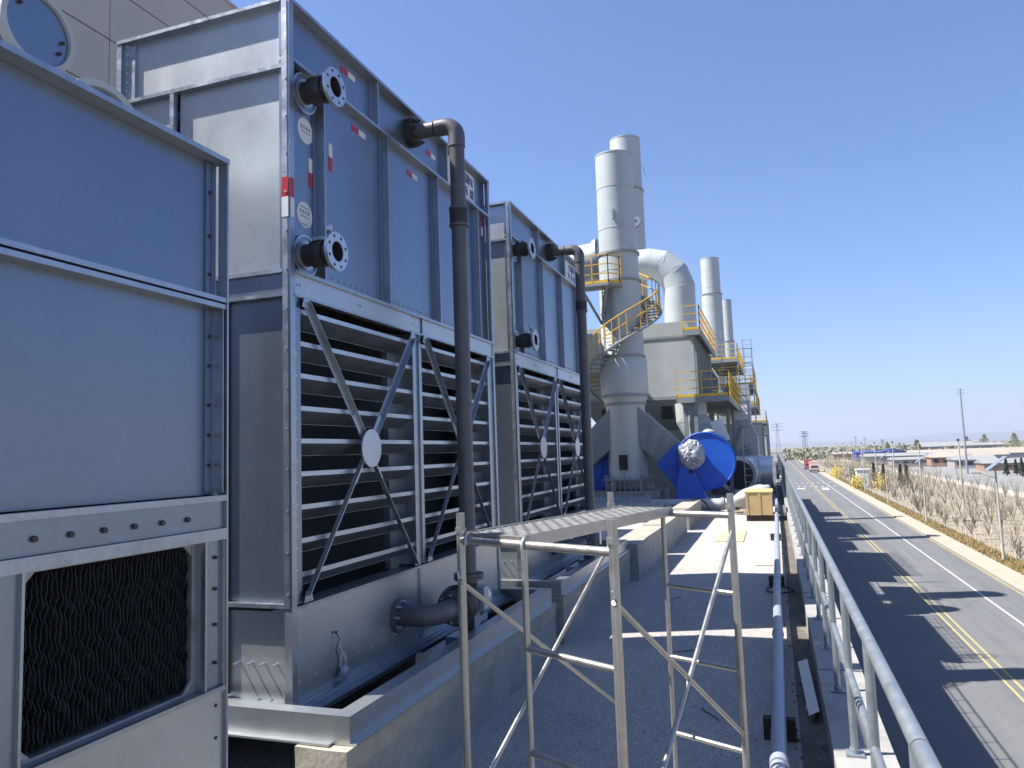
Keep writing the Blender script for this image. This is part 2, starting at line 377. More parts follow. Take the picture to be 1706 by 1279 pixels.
    # end (-Y) wall
    e = .055
    xs = [W, -1.12, 0]
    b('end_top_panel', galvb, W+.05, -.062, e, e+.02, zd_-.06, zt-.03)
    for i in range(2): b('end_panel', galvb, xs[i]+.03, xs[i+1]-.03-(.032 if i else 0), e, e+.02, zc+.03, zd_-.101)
    b('end_rim', galvf, W, -.021-.055, -.006, e, zt-.03, zt-.001); b('end_flange', galvf, W+.05, -.062, 0, e, zd_-.10, zd_-.07)
    b('end_flange', galvf, W+.05, -.062, -.008, e, zc+.0, zc+.03); b('end_flange', galvf, W+.05, -.062, -.004, e, zl, zl+.028)
    b('end_post', galvf, W, W+.05, 0, e, zb, zt-.031); b('end_post', galvf, -1.15, -1.11, .002, e, zc+.03, zd_-.101)
    b('end_stile', galvf, W+.05, W+.17, .03, e+.001, zd_-.07, zt-.03)
    b('end_beam', galv, W+.05, -.062, .02, .05, zl+.028, zc)
    b('end_lower_panel', galv, W+.05, -.062, e, e+.02, zb+.03, zl); b('end_flange', galvf, W, -.0605, -.006, e, zb-.001, zb+.028)
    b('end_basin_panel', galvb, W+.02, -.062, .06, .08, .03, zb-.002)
    b('end_basin_foot', galvf, W, -.062, -.0, .08, 0.002, .03)
    for x in (-.165, -.275, -.385, -.495, -.7): MB().cyl((TX+x, TY+.06, TZ+.29), (TX+x, TY-.01, TZ+.29), .008, n=8).build('long_bolt', steelb, t)
    # back and far end and top
    b('back_panel', galv, W, W+.02, .06, Lg-.03, 0, zt-.04); b('far_panel', galv, W+.03, -.06, Lg-.05, Lg-.03, 0, zt-.03)
    b('top_deck', gdark, W+.05, -d-.03, .06, Lg-.03, zt-.35, zt-.32)
    # bolts, too small to pick apart
    m = MB()
    def bolt(p, n, r=.009, h=.009): m.cyl(Vector(p), Vector(p)+Vector(n)*h, r, n=6)
    for y in ys[1:5]:
        for i in range(12): bolt((TX-d, TY+y-.04, TZ+zc+.12+i*.14), (1, 0, 0))
    for i in range(42): bolt((TX-d, TY+.1+i*.1, TZ+zc+.10), (1, 0, 0), .008)
    for i in range(14): bolt((TX-.012, TY+.08, TZ+zb+.1+i*.16), (1, 0, 0)); bolt((TX-.06+.035, TY-.006, TZ+zb+.1+i*.3), (0, -1, 0)); bolt((TX-.02, TY+4.25, TZ+zb+.1+i*.16), (1, 0, 0))
    for i in range(20): bolt((TX-.012, TY+.1+i*.21, TZ+.16), (1, 0, 0), .012)
    for i in range(9): bolt((TX-.012, TY+1.0+i*.11+.02*(i % 2), TZ+.25+.05*(i % 3)), (1, 0, 0), .011)
    for i in range(6): bolt((TX-.012, TY+.085, TZ+.06+i*.11), (1, 0, 0), .011); bolt((TX-.07, TY+.06, TZ+.06+i*.11), (0, -1, 0), .011)
    for y in (.1, .14, 1.0, 1.04, 2.06, 2.2, 3.1, 3.14): bolt((TX-.004, TY+y, TZ+zl+.1), (1, 0, 0), .01)
    for i in range(6): bolt((TX+W+.09, TY+.03, TZ+zd_+.02+i*.08), (0, -1, 0), .012)
    m.build('bolt_heads', steelb, t, kind='stuff')
    # flanged stubs
    for zz in (4.715, 3.375):
        cyy = .29
        c = Vector((TX-.075, TY+cyy, TZ+zz)); ex = Vector((1, 0, 0))
        s_ = MB().cyl(c, c+ex*.31, .088, n=28, caps=False); s_.cyl(c+ex*.31, c+ex*.05, .076, n=28, caps=False, flip=False)
        st = s_.build('stub_pipe', iron, t)
        MB().ring(c, c+ex*.02, .088, .165, 32).build('wall_flange', galv, st); MB().ring(c+ex*.0205, c+ex*.028, .150, .165, 32).build('flange_rim', steelb, st); MB().ring(c+ex*.0205, c+ex*.032, .092, .112, 32).build('flange_rim', steelb, st)
        MB().ring(c+ex*.285, c+ex*.312, .08, .152, 36).build('pipe_flange', steelb, st)
        m = MB()
        for kk in range(8):
            a = 2*math.pi*(kk+.5)/8; m.cyl(c+ex*.3125+Vector((0, .122*math.cos(a), .122*math.sin(a))), c+ex*.3135+Vector((0, .122*math.cos(a), .122*math.sin(a))), .013, n=8)
        m.build('bolt_holes', black, st, kind='stuff')
        MB().cyl(c+ex*.06, c+ex*.061, .074, n=24).build('pipe_mouth', black, st)
        m = MB().ring(c+ex*.10, c+ex*.125, .088, .108, 28); m.ring(c+ex*.19, c+ex*.215, .088, .108, 28); m.ring(c+ex*.125, c+ex*.19, .088, .1, 28)
        m.build('coupling_clamp', iron, st)
        m = MB()
        m.box(c.x+.11, c.x+.205, c.y-.05, c.y+.05, c.z+.098, c.z+.125); m.cyl(c+Vector((.13, -.06, .115)), c+Vector((.13, .06, .115)), .012, n=8); m.cyl(c+Vector((.185, -.06, .115)), c+Vector((.185, .06, .115)), .012, n=8)
        m.build('clamp_bolts', steelb, st)
        if zz < 4:
            g = c+Vector((.24, 0, .088)); m = MB().cyl(g, g+Vector((0, 0, .06)), .008, n=8); m.cyl(g+Vector((-.012, -.02, .1)), g+Vector((.018, -.005, .1)), .042, n=20)
            gg = m.build('pressure_gauge', steelb, st)
            MB().cyl(g+Vector((.0185, -.0045, .1)), g+Vector((.0205, -.0037, .1)), .035, n=20).build('gauge_face', white, gg)
    return t
def tape(t, y, z, vert, base=None, flip=False, ln=.24, wd=.055):
    base = TX-.074 if base is None else base
    o = Vector(t['_o']); d = o-Vector((TX, TY, TZ))
    m = lambda y0, y1, z0, z1: MB().box(base+d.x, base+.0025+d.x, y0+d.y, y1+d.y, z0, z1)
    hl = ln/2
    if vert:
        a = m(y-wd/2, y+wd/2, z-hl, z) ; c = m(y-wd/2, y+wd/2, z, z+hl)
        if flip: a, c = c, a
    else: a = m(y-hl, y, z-wd/2, z+wd/2); c = m(y, y+hl, z-wd/2, z+wd/2)
    q = a.build('tape_strip', redv, t, 'red half of a reflective tape strip'); c.build('tape_strip', white, t, 'white half of a reflective tape strip')
def sticker(t, y, z, r, qr):
    o = Vector(t['_o']); d = o-Vector((TX, TY, TZ)); x = TX-.074+d.x; y += d.y
    s_ = MB().cyl((x, y, z), (x+.002, y, z), r, n=32).build('round_sticker', white, t, 'round white printed sticker')
    m = MB()
    for i in range(4): m.box(x+.0021, x+.0032, y-r*.62+i*r*.34, y-r*.62+i*r*.34+r*.2, z+.01, z+.01+r*.26)
    m.box(x+.0021, x+.0032, y-r*.55, y+r*.55, z-.018, z-.010)
    if qr: m.box(x+.0021, x+.0032, y-r*.6, y+r*.6, z+.055, z+.065); m.box(x+.0021, x+.0032, y-r*.45, y+r*.45, z-r*.78, z-r*.70)
    m.build('printed_lines', greyp, s_, kind='stuff')
def text(body, size, x, y, z, mt, parent, bold=.0, sx=1):
    cu = bpy.data.curves.new('lettering', 'FONT'); cu.body = body; cu.size = size; cu.extrude = .0012; cu.offset = bold; cu.align_x = 'CENTER'; cu.align_y = 'CENTER'; cu.resolution_u = 3
    ob = bpy.data.objects.new('lettering', cu); COL.objects.link(ob)
    dg = bpy.context.evaluated_depsgraph_get(); me = bpy.data.meshes.new_from_object(ob.evaluated_get(dg)); bpy.data.objects.remove(ob)
    me.transform(Matrix(((0, 0, 1, x), (sx, 0, 0, y), (0, 1, 0, z), (0, 0, 0, 1)))); me.materials.clear(); me.materials.append(mt)
    me.transform(Matrix.Translation(-Vector(parent['_o'])))
    o = bpy.data.objects.new('lettering', me); COL.objects.link(o); o.parent = parent; o['_o'] = parent['_o']; return o
t1 = tower(); t1['label'] = 'galvanised cooling tower with red and white corner tape, beside the lower unit'
t2 = dup(t1, (TX, TY+5.18, TZ), 'galvanised cooling tower of the pair standing next to the empty plinths')
for (u, v, vert, fl) in ((518, 288, 1, 0), (551, 262, 1, 0), (580, 123, 0, 0), (598, 220, 0, 0), (687, 292, 0, 0), (718, 258, 0, 0), (803, 378, 1, 1)):
    q = PX(u, v, TX-.07); tape(t1, q.y, q.z, vert, None, fl)
tape(t1, TY+.03, PX(478, 325, TX).z, True, TX+.0065, True, .31, .045)
q = MB().box(TX-.0605, TX-.002, TY-.0095, TY-.0065, PX(478, 325, TX).z, PX(478, 325, TX).z+.155).build('tape_strip', redv, t1); MB().box(TX-.0605, TX-.002, TY-.0095, TY-.0065, PX(478, 325, TX).z-.155, PX(478, 325, TX).z).build('tape_strip', white, t1)
for (u, v, qr) in ((509, 218, 0), (508, 358, 1)): q = PX(u, v, TX-.07); sticker(t1, q.y, q.z, .105, qr)
for v_, qr in ((5.064, 0), (4.374, 1)): sticker(t2, TY+.2, v_, .105, qr)
for t in (t1, t2):
    dy = t.location.y-TY
    sg = B(TX-.074, TX-.066, TY+2.95+.09+dy, TY+4.0+dy, 5.635, 6.0).build('name_board', white, t, 'white name board with blue lettering')
    text('OSIN', .17, TX-.0645, TY+3.735+dy, 5.90, bluev, sg, .006, 1.12)
    for i, ch in enumerate('亚燕盛'): text(ch, .13, TX-.0645, TY+3.52+.195*i+dy, 5.74, bluev, sg, .002, 1.1)

# steel trays under the towers and their plinths
def tray(dy, label):
    Y0, Y1 = TY-.25+dy, TY+TL+.12+dy
    t = thing('base_tray', (-3.05, (Y0+Y1)/2, .55), label, 'base tray', 'galvanised base trays')
    XO = -2.73
    def beam(n, x0, x1, y0, y1, prof=True):
        B(x0, x1, y0, y1, .60, .775).build(n, galvf, t)
    # outer channel: web with top and bottom flanges
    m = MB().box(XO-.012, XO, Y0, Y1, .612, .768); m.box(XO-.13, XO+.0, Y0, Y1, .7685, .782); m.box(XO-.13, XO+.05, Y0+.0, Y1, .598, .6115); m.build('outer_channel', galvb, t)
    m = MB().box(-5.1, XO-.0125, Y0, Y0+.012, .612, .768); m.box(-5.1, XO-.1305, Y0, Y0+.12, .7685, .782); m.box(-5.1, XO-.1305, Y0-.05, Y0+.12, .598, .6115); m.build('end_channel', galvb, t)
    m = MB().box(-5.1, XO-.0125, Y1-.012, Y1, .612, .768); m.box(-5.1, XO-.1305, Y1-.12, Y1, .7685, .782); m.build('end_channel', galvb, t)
    B(-3.42, -3.22, Y0+.1205, Y1-.1205, .64, .676).build('inner_ledge', galv, t)
    B(-3.30, -3.27, Y0+.13, Y1-.13, .676, .70).build('ledge_bead', galvf, t)
    for ya, yb in ((TY+1.62+dy, TY+2.55+dy),):
        B(-3.15, XO-.131, ya, yb, .655, .672).build('pump_plate', galv, t); B(-3.16, XO-.131, ya-.05, ya, .60, .70).build('cross_member', galvf, t); B(-3.16, XO-.131, yb, yb+.05, .60, .70).build('cross_member', galvf, t)
    return t
tray(0, 'galvanised base tray under the taped cooling tower, its near corner sunlit'); tray(5.18, 'galvanised base tray under the tower next to the empty plinths')
def plinth(x0, x1, y0, y1, h, label, cap=.14):
    t = thing('concrete_plinth', ((x0+x1)/2, (y0+y1)/2, 0), label, 'plinth', 'concrete plinths on the roof')
    def rough(z0, z1, mt, nm, e):
        bm = bmesh.new(); bmesh.ops.create_cube(bm, size=1)
        bmesh.ops.subdivide_edges(bm, edges=bm.edges[:], cuts=6, use_grid_fill=True)
        me = bpy.data.meshes.new(nm)
        for v in bm.verts:
            p = Vector((x0+(v.co.x+.5)*(x1-x0)-e*v.co.x*0, y0+(v.co.y+.5)*(y1-y0), z0+(v.co.z+.5)*(z1-z0)))
            nz = noise.noise_vector(p*3.1)*.012; nz.z *= .5
            v.co = p+Vector((math.copysign(e, v.co.x), math.copysign(e, v.co.y), 0))*(1 if e else 0)+nz-Vector(t['_o'])
        bm.to_mesh(me); bm.free(); me.materials.append(mt); o = bpy.data.objects.new(nm, me); COL.objects.link(o); o.parent = t
    rough(0, h-cap, conc, 'plinth_body', 0); rough(h-cap, h, conct, 'plinth_cap', .008)
plinth(-3.09, -2.70, 4.36, 9.2, .595, 'shaded concrete plinth carrying the taped tower tray')
plinth(-3.09, -2.70, 9.56, 14.3, .595, 'shaded concrete plinth carrying the second tower tray')
plinth(-5.2, -4.8, 4.36, 9.2, .595, 'concrete plinth at the back of the taped tower'); plinth(-5.2, -4.8, 9.56, 14.3, .595, 'concrete plinth at the back of the second tower')
plinth(-3.07, -2.56, 14.42, 17.95, .69, 'empty sunlit concrete plinth next to the second tower')
plinth(-3.07, -2.56, 18.25, 22.8, .68, 'empty sunlit concrete plinth in the middle of the row')
plinth(-3.07, -2.56, 23.5, 27.6, .66, 'empty sunlit concrete plinth next to the large floor pipes')

# riser pipes, pumps and loose cable
def arc(c, a, b_, r, n=8):    # quarter circle from direction a to direction b about c
    return [Vector(c)+Vector(a)*r*math.cos(i/n*math.pi/2)+Vector(b_)*r*math.sin(i/n*math.pi/2) for i in range(n+1)]
def riser(dy, label, lp):
    X0, Yp, zt, xo, r = TX-.07, TY+2.20+dy, 5.86, -2.885, .078
    t = thing('riser_pipe', (xo, Yp, 1.2), label, 'pipe', 'dark grey riser pipes')
    m = MB().tube([(X0+.05, Yp, zt), (xo-.24, Yp, zt)], r, 24); m.build('top_branch', pvc, t)
    el = [(xo-.22, Yp, zt)]+arc((xo-.13, Yp, zt-.13), (0, 0, 1), (1, 0, 0), .13)+[(xo, Yp, zt-.24)]
    MB().tube(el, r+.009, 24).build('elbow', pvc, t)
    MB().tube([(xo, Yp, zt-.2), (xo, Yp, 1.22)], r, 24).build('down_pipe', pvc, t)
    z = PY(764, 362, 6.89).z
    MB().ring((xo, Yp, z-.085), (xo, Yp, z+.085), r, r+.016, 24).build('rubber_sleeve', rubber, t)
    m = MB().ring((xo, Yp, z-.1), (xo, Yp, z-.075), r, r+.022, 24); m.ring((xo, Yp, z+.075), (xo, Yp, z+.1), r, r+.022, 24); m.build('sleeve_clamp', pvc, t)
    m = MB().ring((X0, Yp, zt), (X0+.03, Yp, zt), .03, .15, 28); m.ring((X0+.034, Yp, zt), (X0+.075, Yp, zt), .03, .15, 28)
    for kk in range(8):
        a = 2*math.pi*kk/8; m.cyl((X0-.0, Yp+.12*math.cos(a), zt+.12*math.sin(a)), (X0+.13, Yp+.12*math.cos(a), zt+.12*math.sin(a)), .012, n=6); m.cyl((X0+.075, Yp+.12*math.cos(a), zt+.12*math.sin(a)), (X0+.1, Yp+.12*math.cos(a), zt+.12*math.sin(a)), .022, n=6)
    m.build('bolted_flange', iron, t)
    # pump
    p = thing('circulation_pump', (-2.95, Yp, .672), lp, 'pump', 'circulation pumps')
    c = Vector((TX-.012, TY+1.63+dy, 1.02)); pc = Vector((-2.98, TY+2.30+dy, 1.02))
    m = MB().ring(c, c+Vector((.035, 0, 0)), .05, .155, 28); m.build('basin_flange', pvc, p)
    m = MB()
    for kk in range(8):
        a = 2*math.pi*kk/8; m.cyl(c+Vector((.03, .125*math.cos(a), .125*math.sin(a))), c+Vector((.085, .125*math.cos(a), .125*math.sin(a))), .013, n=6)
    for kk in range(8):
        a = 2*math.pi*kk/8; q = Vector((pc.x, TY+1.99+dy, 1.02)); m.cyl(q+Vector((.125*math.cos(a), -.03, .125*math.sin(a))), q+Vector((.125*math.cos(a), 0, .125*math.sin(a))), .014, n=6)
    m.build('flange_bolts', steelb, p, kind='stuff')
    R_ = .20; yy = c.y
    el = [c+Vector((.02, 0, 0)), Vector((pc.x-R_-.0, yy, 1.02))]+[Vector((pc.x-R_+R_*math.sin(i/8*math.pi/2), yy+R_-R_*math.cos(i/8*math.pi/2), 1.02)) for i in range(1, 9)]+[Vector((pc.x, TY+2.0+dy, 1.02))]
    MB().tube(el, .095, 24).build('suction_elbow', pvc, p)
    m = MB().ring((pc.x, TY+1.985+dy, 1.02), (pc.x, TY+2.03+dy, 1.02), .05, .155, 28); m.build('suction_flange', pvc, p)
    m = MB().cyl((pc.x, TY+2.031+dy, 1.02), (pc.x, TY+2.12+dy, 1.02), .17, .2, n=28); m.cyl((pc.x, TY+2.12+dy, 1.02), (pc.x, TY+2.36+dy, 1.02), .2, .16, n=28); m.cyl((pc.x+.02, TY+2.2+dy, 1.02), (xo, Yp, 1.25), .09, n=20)
    m.build('volute', iron, p)
    m = MB().ring((xo, Yp, 1.26), (xo, Yp, 1.29), .05, .145, 28); m.ring((xo, Yp, 1.295), (xo, Yp, 1.32), .05, .145, 28)
    m.build('discharge_flange', pvc, p)
    MB().cyl((pc.x, TY+2.36+dy, 1.0), (pc.x, TY+2.72+dy, 1.0), .13, n=24).build('motor', steelb, p)
    m = MB().box(pc.x-.1, pc.x+.12, TY+2.05+dy, TY+2.34+dy, .674, .74); m.box(pc.x+.12, pc.x+.135, TY+2.22+dy, TY+2.36+dy, .674, .93); m.box(pc.x-.1, pc.x+.1, TY+2.42+dy, TY+2.66+dy, .674, .86); m.build('foot', galv, p)
    B(pc.x+.13, pc.x+.21, TY+2.30+dy, TY+2.42+dy, .95, 1.17).build('terminal_box', steelb, p)
riser(0, 'dark grey riser pipe hooked over the taped tower', 'dark pump feeding the riser of the taped tower'); riser(5.18, 'dark grey riser pipe hooked over the second tower', 'dark pump hidden at the foot of the second tower riser')
cab = thing('loose_cable', (TX, 5.28, .75), 'thin loose cable with plastic bag hanging on the tower basin', 'cable')
q = PX(559, 1053, TX); pts = [q+Vector((.0, 0, 0)), q+Vector((.03, .01, -.05)), q+Vector((.012, -.015, -.12)), q+Vector((.02, .005, -.2)), q+Vector((.015, -.01, -.28)), q+Vector((.012, -.03, -.33))]
MB().tube(pts, .004, 6).build('cable', hosem, cab)
lp = [q+Vector((.03, .06+.04*math.cos(a*.5), -.24+.07*math.sin(a*.5))) for a in range(26)]; MB().tube([q+Vector((.01, .01, -.03)), q+Vector((.02, .05, -.15))]+lp, .0035, 6).build('cable_coil', white, cab)
MB().cyl(q, q+Vector((.01, 0, 0)), .012, n=8).build('grommet', black, cab)
bm = bmesh.new(); bmesh.ops.create_icosphere(bm, subdivisions=3, radius=1)
for v in bm.verts:
    nn = noise.noise(v.co*2.5)*.35+noise.noise(v.co*7)*.15; v.co = Vector((v.co.x*.025, v.co.y*.06, v.co.z*.055))*(1+nn)
me = bpy.data.meshes.new('plastic_bag'); bm.to_mesh(me); bm.free(); me.materials.append(wrapm); o = bpy.data.objects.new('plastic_bag', me); COL.objects.link(o); o.parent = cab; o.location = q+Vector((.03, .08, -.33))-cab.location

# ------------------------------------------------------------------ lower unit on the left
UX = -2.6
def unit():
    FY = 3.115; NY = -1.2
    t = thing('cooling_unit', (UX-1, 1, .5), 'lower galvanised cooling unit with black inlet pad and bolted bands', 'cooling unit')
    def b(n, mt, x0, x1, y0, y1, z0, z1): return MB().box(UX+x0, UX+x1, y0, y1, z0, z1).build(n, mt, t)
    top, led, bnd, bn2, win = 4.035, 3.27, 2.285, 2.135, 1.385
    d = .075
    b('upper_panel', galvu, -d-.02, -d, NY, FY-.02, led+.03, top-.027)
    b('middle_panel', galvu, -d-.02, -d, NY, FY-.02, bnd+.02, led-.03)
    b('top_rim', galvf, -d-.024, .012, NY, FY+.0, top-.026, top)
    m = MB(); m.box(UX-d, UX+.0, NY, FY-.014, led-.03, led-.006); m.box(UX-d, UX+.004, NY, FY-.014, led+.004, led+.028); m.build('seam_flange', galvf, t)
    b('corner_post', galvf, -.05, .006, FY-.012, FY, .5, top-.027); b('corner_stile', galv, -d+.0, -d+.01, FY-.085, FY-.0125, bnd+.03, led-.032); b('corner_stile', galv, -d+.0, -d+.01, FY-.085, FY-.0125, led+.03, top-.03)
    b('corner_bead', galvf, -d+.01, .0, FY-.035, FY-.03, bnd+.03, led-.032)
    b('band_lip', galvf, -.03, .014, NY, FY-.0125, bnd-.012, bnd+.016)
    b('bolted_band', galv, -.035, -.012, NY, FY-.0125, bn2+.006, bnd-.0125)
    b('inlet_header', galvf, -.04, .012, NY, FY-.0125, win+.70, bn2+.004)
    for y0, y1 in ((2.965, 3.1025), (1.60, 2.045)):
        b('inlet_post', galv, -.06, -.02, y0+.012, y1-.012, win, win+.70); b('post_lip', galvf, -.06, -.002, y0, y0+.012, win, win+.70); b('post_lip', galvf, -.06, -.002, y1-.012, y1, win, win+.70)
    b('sill_lip', galvf, -.07, .004, NY, FY-.0125, win-.022, win-.001)
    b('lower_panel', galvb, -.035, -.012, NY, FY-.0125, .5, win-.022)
    # pad frame and wavy sheets
    f = MB(); Y0, Y1, Z0, Z1 = 2.046, 2.964, win, win+.699
    f.box(UX-.16, UX-.055, Y0, Y0+.03, Z0, Z1); f.box(UX-.16, UX-.055, Y1-.03, Y1, Z0, Z1); f.box(UX-.16, UX-.055, Y0+.03, Y1-.03, Z0, Z0+.012); f.box(UX-.16, UX-.055, Y0+.03, Y1-.03, Z1-.012, Z1)
    for yy, sy in ((Y0+.03, 1), (Y1-.03, -1)):
        for zz, sz in ((Z0+.012, 1), (Z1-.012, -1)): f.prism([(UX-.07, yy, zz), (UX-.07, yy+sy*.05, zz), (UX-.07, yy, zz+sz*.05)], (.012, 0, 0))
    fr = f.build('pad_frame', gdark, t)
    sheet = None; n = 40
    for i in range(n):
        yy = Y0+.04+i*(Y1-Y0-.08)/(n-1)
        if i < 4:
            m = MB(); vs = []; K = 44; ph = i*1.7
            for j in range(K+1):
                z = Z0+.02+(Z1-Z0-.04)*j/K; dy = .0045*math.sin(j*1.45+ph)+.0015*math.sin(j*.6+ph*2); dx = .006*math.sin(j*.9+ph)
                vs += [(UX-.075+dx, yy+dy-.0011, z), (UX-.075+dx, yy+dy+.0011, z), (UX-.15, yy-dy+.006, z+.03), (UX-.15, yy-dy-.006, z+.03)]
            fs = []
            for j in range(K):
                a = j*4; c = a+4; fs += [(a, a+1, c+1, c), (a+1, a+2, c+2, c+1), (a+3, a, c, c+3)]
            sh = m.add(vs, fs).build('pad_sheet', padm, t)
            if i == 0: first = []
            first.append((sh, yy))
        else:
            s0, y0_ = first[i % 4]; part_copy(s0, t, (0, yy-y0_, 0))
    b('pad_back', black, -.2, -.165, 1.0, Y1, Z0, Z1)
    # body
    m = MB().box(UX-2.0, UX-d-.021, NY, FY-.06, top-.4, top-.06); m.build('top_deck', gdark, t)
    b('far_panel', galv, -2.0, -.06, FY-.05, FY-.03, .5, top-.03); b('back_panel', galv, -2.0, -1.98, NY, FY-.051, .5, top-.05); b('core', black, -1.9, -.3, NY, FY-.06, .5, top-.41)
    m = MB()
    for i in range(14): m.cyl((UX-.012, FY-.26-i*.155, bnd-.085), (UX+.0, FY-.26-i*.155, bnd-.085), .0125, n=8)
    for z in (3.85, 3.62, 3.42, 3.1, 2.95, 2.75, 2.6, 2.45): m.cyl((UX-d+.01, FY-.06, z), (UX-d+.02, FY-.06, z), .009, n=8)
    for z in (2.0, 1.85, 1.68, 1.5, 1.3, 1.15): m.cyl((UX-.02, 3.05, z), (UX-.008, 3.05, z), .009, n=8)
    m.build('bolt_heads', iron, t, kind='stuff')
    m = MB().box(UX-1.9, UX-.2, -1, 2.9, 0, .5); m.build('base_block', conc, t)
unit()
# bolted round duct ends above the lower unit
def ductend(y, z, r, label, xb=-6.8, xf=-4.2, leg=True):
    t = thing('round_duct', (-5.5, y, 3.6), label, 'duct', 'round ducts above the lower unit')
    MB().cyl((xb, y, z), (xf-.06, y, z), r*.9, n=40).build('duct_shell', galv, t); MB().ring((xf-.055, y, z), (xf, y, z), r*.86, r, 48).build('rim', lgrey, t)
    MB().cyl((xf-.059, y, z), (xf-.025, y, z), r*.87, n=40).build('end_cover', galv, t)
    if not leg: return
    m = MB()
    for a in (0.0, -.5, 2.4): m.cyl((-4.225, y+r*.66*math.cos(a), z+r*.66*math.sin(a)), (-4.205, y+r*.66*math.cos(a), z+r*.66*math.sin(a)), .012, n=8)
    m.build('cover_bolts', iron, t, kind='stuff'); m = MB().box(-4.9, -4.75, y-.08, y+.08, 0, z-r*.8); m.build('support_leg', gdark, t)
ductend(3.303, 5.221, .257, 'round duct with bolted end cover rising above the lower unit', -4.95); ductend(2.72, 4.09, .26, 'round drum lying on top of the lower unit next to the taped tower', -3.7, -3.0, False)

# tall beige warehouse behind
WX = -15.0
wh = thing('warehouse', (WX, 8, GZ), 'tall beige panelled warehouse wall behind the towers', 'warehouse')
B(WX-20, WX-.08, -14, 20, 0.01, 16.5).build('wall', jointm, wh)
zj = [0.05, 2.2, 4.6, 7.0, 9.4, 11.55, 12.95, 14.32, 15.55, 16.62]
zj = [.05, 2.6, 5.2, 7.8, 10.2, 11.7, 13.1, 14.5, 15.62, 16.6]
for i in range(len(zj)-1):
    for j in range(6):
        ya = -14+j*5.7-.85; yb = min(ya+5.7, 20.05)
        if ya < 20: B(WX-.08, WX, ya+.012, yb-.012, zj[i]+.018, zj[i+1]-.018).build('wall_panel', beige, wh)
B(WX-.1, WX+.05, -14, 20.1, 16.585, 16.66).build('coping', beige, wh)

# ------------------------------------------------------------------ roof edge railing and floor pipe
rl = thing('railing', (.40, 30, .295), 'galvanised tube railing along the roof kerb above the road', 'railing')
RX, RZ = .40, 1.43
yy = -2.9
tops = []
while yy < 120:
    ln = 5.8 if yy < 60 else 23.2
    m = MB().tube([(RX, yy, RZ), (RX, yy+ln-.01, RZ)], .032, 16); m.build('top_rail', railm, rl)
    m = MB().tube([(RX, yy, .86), (RX, yy+ln-.01, .86)], .024, 12); m.build('mid_rail', railm, rl); 
    yy += ln
pp = None; y = -1.35
while y < 118:
    if pp is None:
        m = MB().tube([(RX, y, .295), (RX, y, RZ-.02)], .025, 14); pp = m.build('post', railm, rl); f = MB().box(RX-.06, RX+.06, y-.06, y+.06, .297, .309); f.cyl((RX, y, .309), (RX, y, .34), .034, n=14); fp = f.build('foot_plate', railm, rl); y0 = y
    else: part_copy(pp, rl, (0, y-y0, 0)); part_copy(fp, rl, (0, y-y0, 0))
    y += 1.45
pl = thing('floor_pipe', (-.09, 10, .1), 'long grey plastic pipe laid along the roof beside the kerb', 'pipe')
pts = [(-.105+.0028*max(0, y-5)+.004*math.sin(y*.9), y, .24+.008*math.sin(y*.7)) for y in [-1+i*.8 for i in range(44)]]
pipel = mat('blue grey pipe', (.33, .37, .45), .4, 0, .1, 3, dirt=(.28, .28, .28), dscale=4)
MB().tube(pts, .058, 20).build('pipe', pipel, pl)
for y in (3.1, 5.75, 9.6, 13.4, 19.2, 25): x = -.105+.0028*max(0, y-5); MB().ring((x, y-.05, .24), (x, y+.05, .24), .05, .066, 20).build('coupling', pipel, pl)
for y in (6.9, 14.2, 21): x = -.1; B(x-.13, x+.13, y-.05, y+.05, .002, .175).build('support_block', darkw, pl)
MB().tube([(-.05+.22*math.cos(a*.35)*1.0, 13.6+.35*math.sin(a*.35), .03+.002*a) for a in range(20)], .014, 8).build('hose_loop', hosem, None, 'black hose loop lying around the floor pipe', 'hose')
m = MB().prism([(.10, 9.0, .09), (.20, 9.06, .115), (.235, 7.36, .105), (.145, 7.30, .08)], (0, 0, -.004)); m.box(.13, .2, 7.5, 7.6, .007, .076); m.box(.13, .2, 8.7, 8.8, .007, .085); m.build('metal_offcut', galvf, None, 'flat grey sheet offcut lying over the roof gutter', 'sheet metal')
B(-1.62, -.9, 20.6, 23.2, .002, .022).build('loose_board', card, None, 'pale flat board lying on the sunlit gravel', 'board')

# loose stones on the roof and rubble in the gutter
def stones(name, n, fx, fy, s0, s1, mt, label, seed):
    g = random.Random(seed); m = MB()
    for i in range(n):
        p = Vector((fx(g), fy(g), .004)); s = g.uniform(s0, s1); a = g.uniform(0, 6.28); ca, sa = math.cos(a)*s, math.sin(a)*s
        q = [p+Vector((ca, sa, 0)), p+Vector((-sa*.8, ca*.8, 0)), p+Vector((-ca*.9, -sa*.9, 0)), p+Vector((sa*.7, -ca*.7, 0)), p+Vector((ca*.2, sa*.2, s*g.uniform(.5, 1.0)))]
        m.add(q, [(0, 1, 4), (1, 2, 4), (2, 3, 4), (3, 0, 4)])
    m.build(name, mt, None, label, 'stones', kind='stuff')
stonem = mat('loose stone', (.42, .39, .365), .95, 0, .5, 40)
stones('loose_gravel', 9000, lambda g: g.uniform(-2.6, .05), lambda g: 4.5+14*g.random()**1.7, .004, .011, stonem, 'loose pale gravel on the roof', 5)
stones('gutter_rubble', 260, lambda g: g.uniform(.02, .26), lambda g: 5+26*g.random(), .008, .03, gutter, 'rubble lying in the roof gutter', 6)
MB().tube([(.0+.04*math.sin(i*.7), 29+i*.8, .06+.05*abs(math.sin(i*.5))) for i in range(28)], .06, 8).build('cable_bundle', hosem, None, 'black cable bundle lying along the kerb beside the silver tank', 'cable')
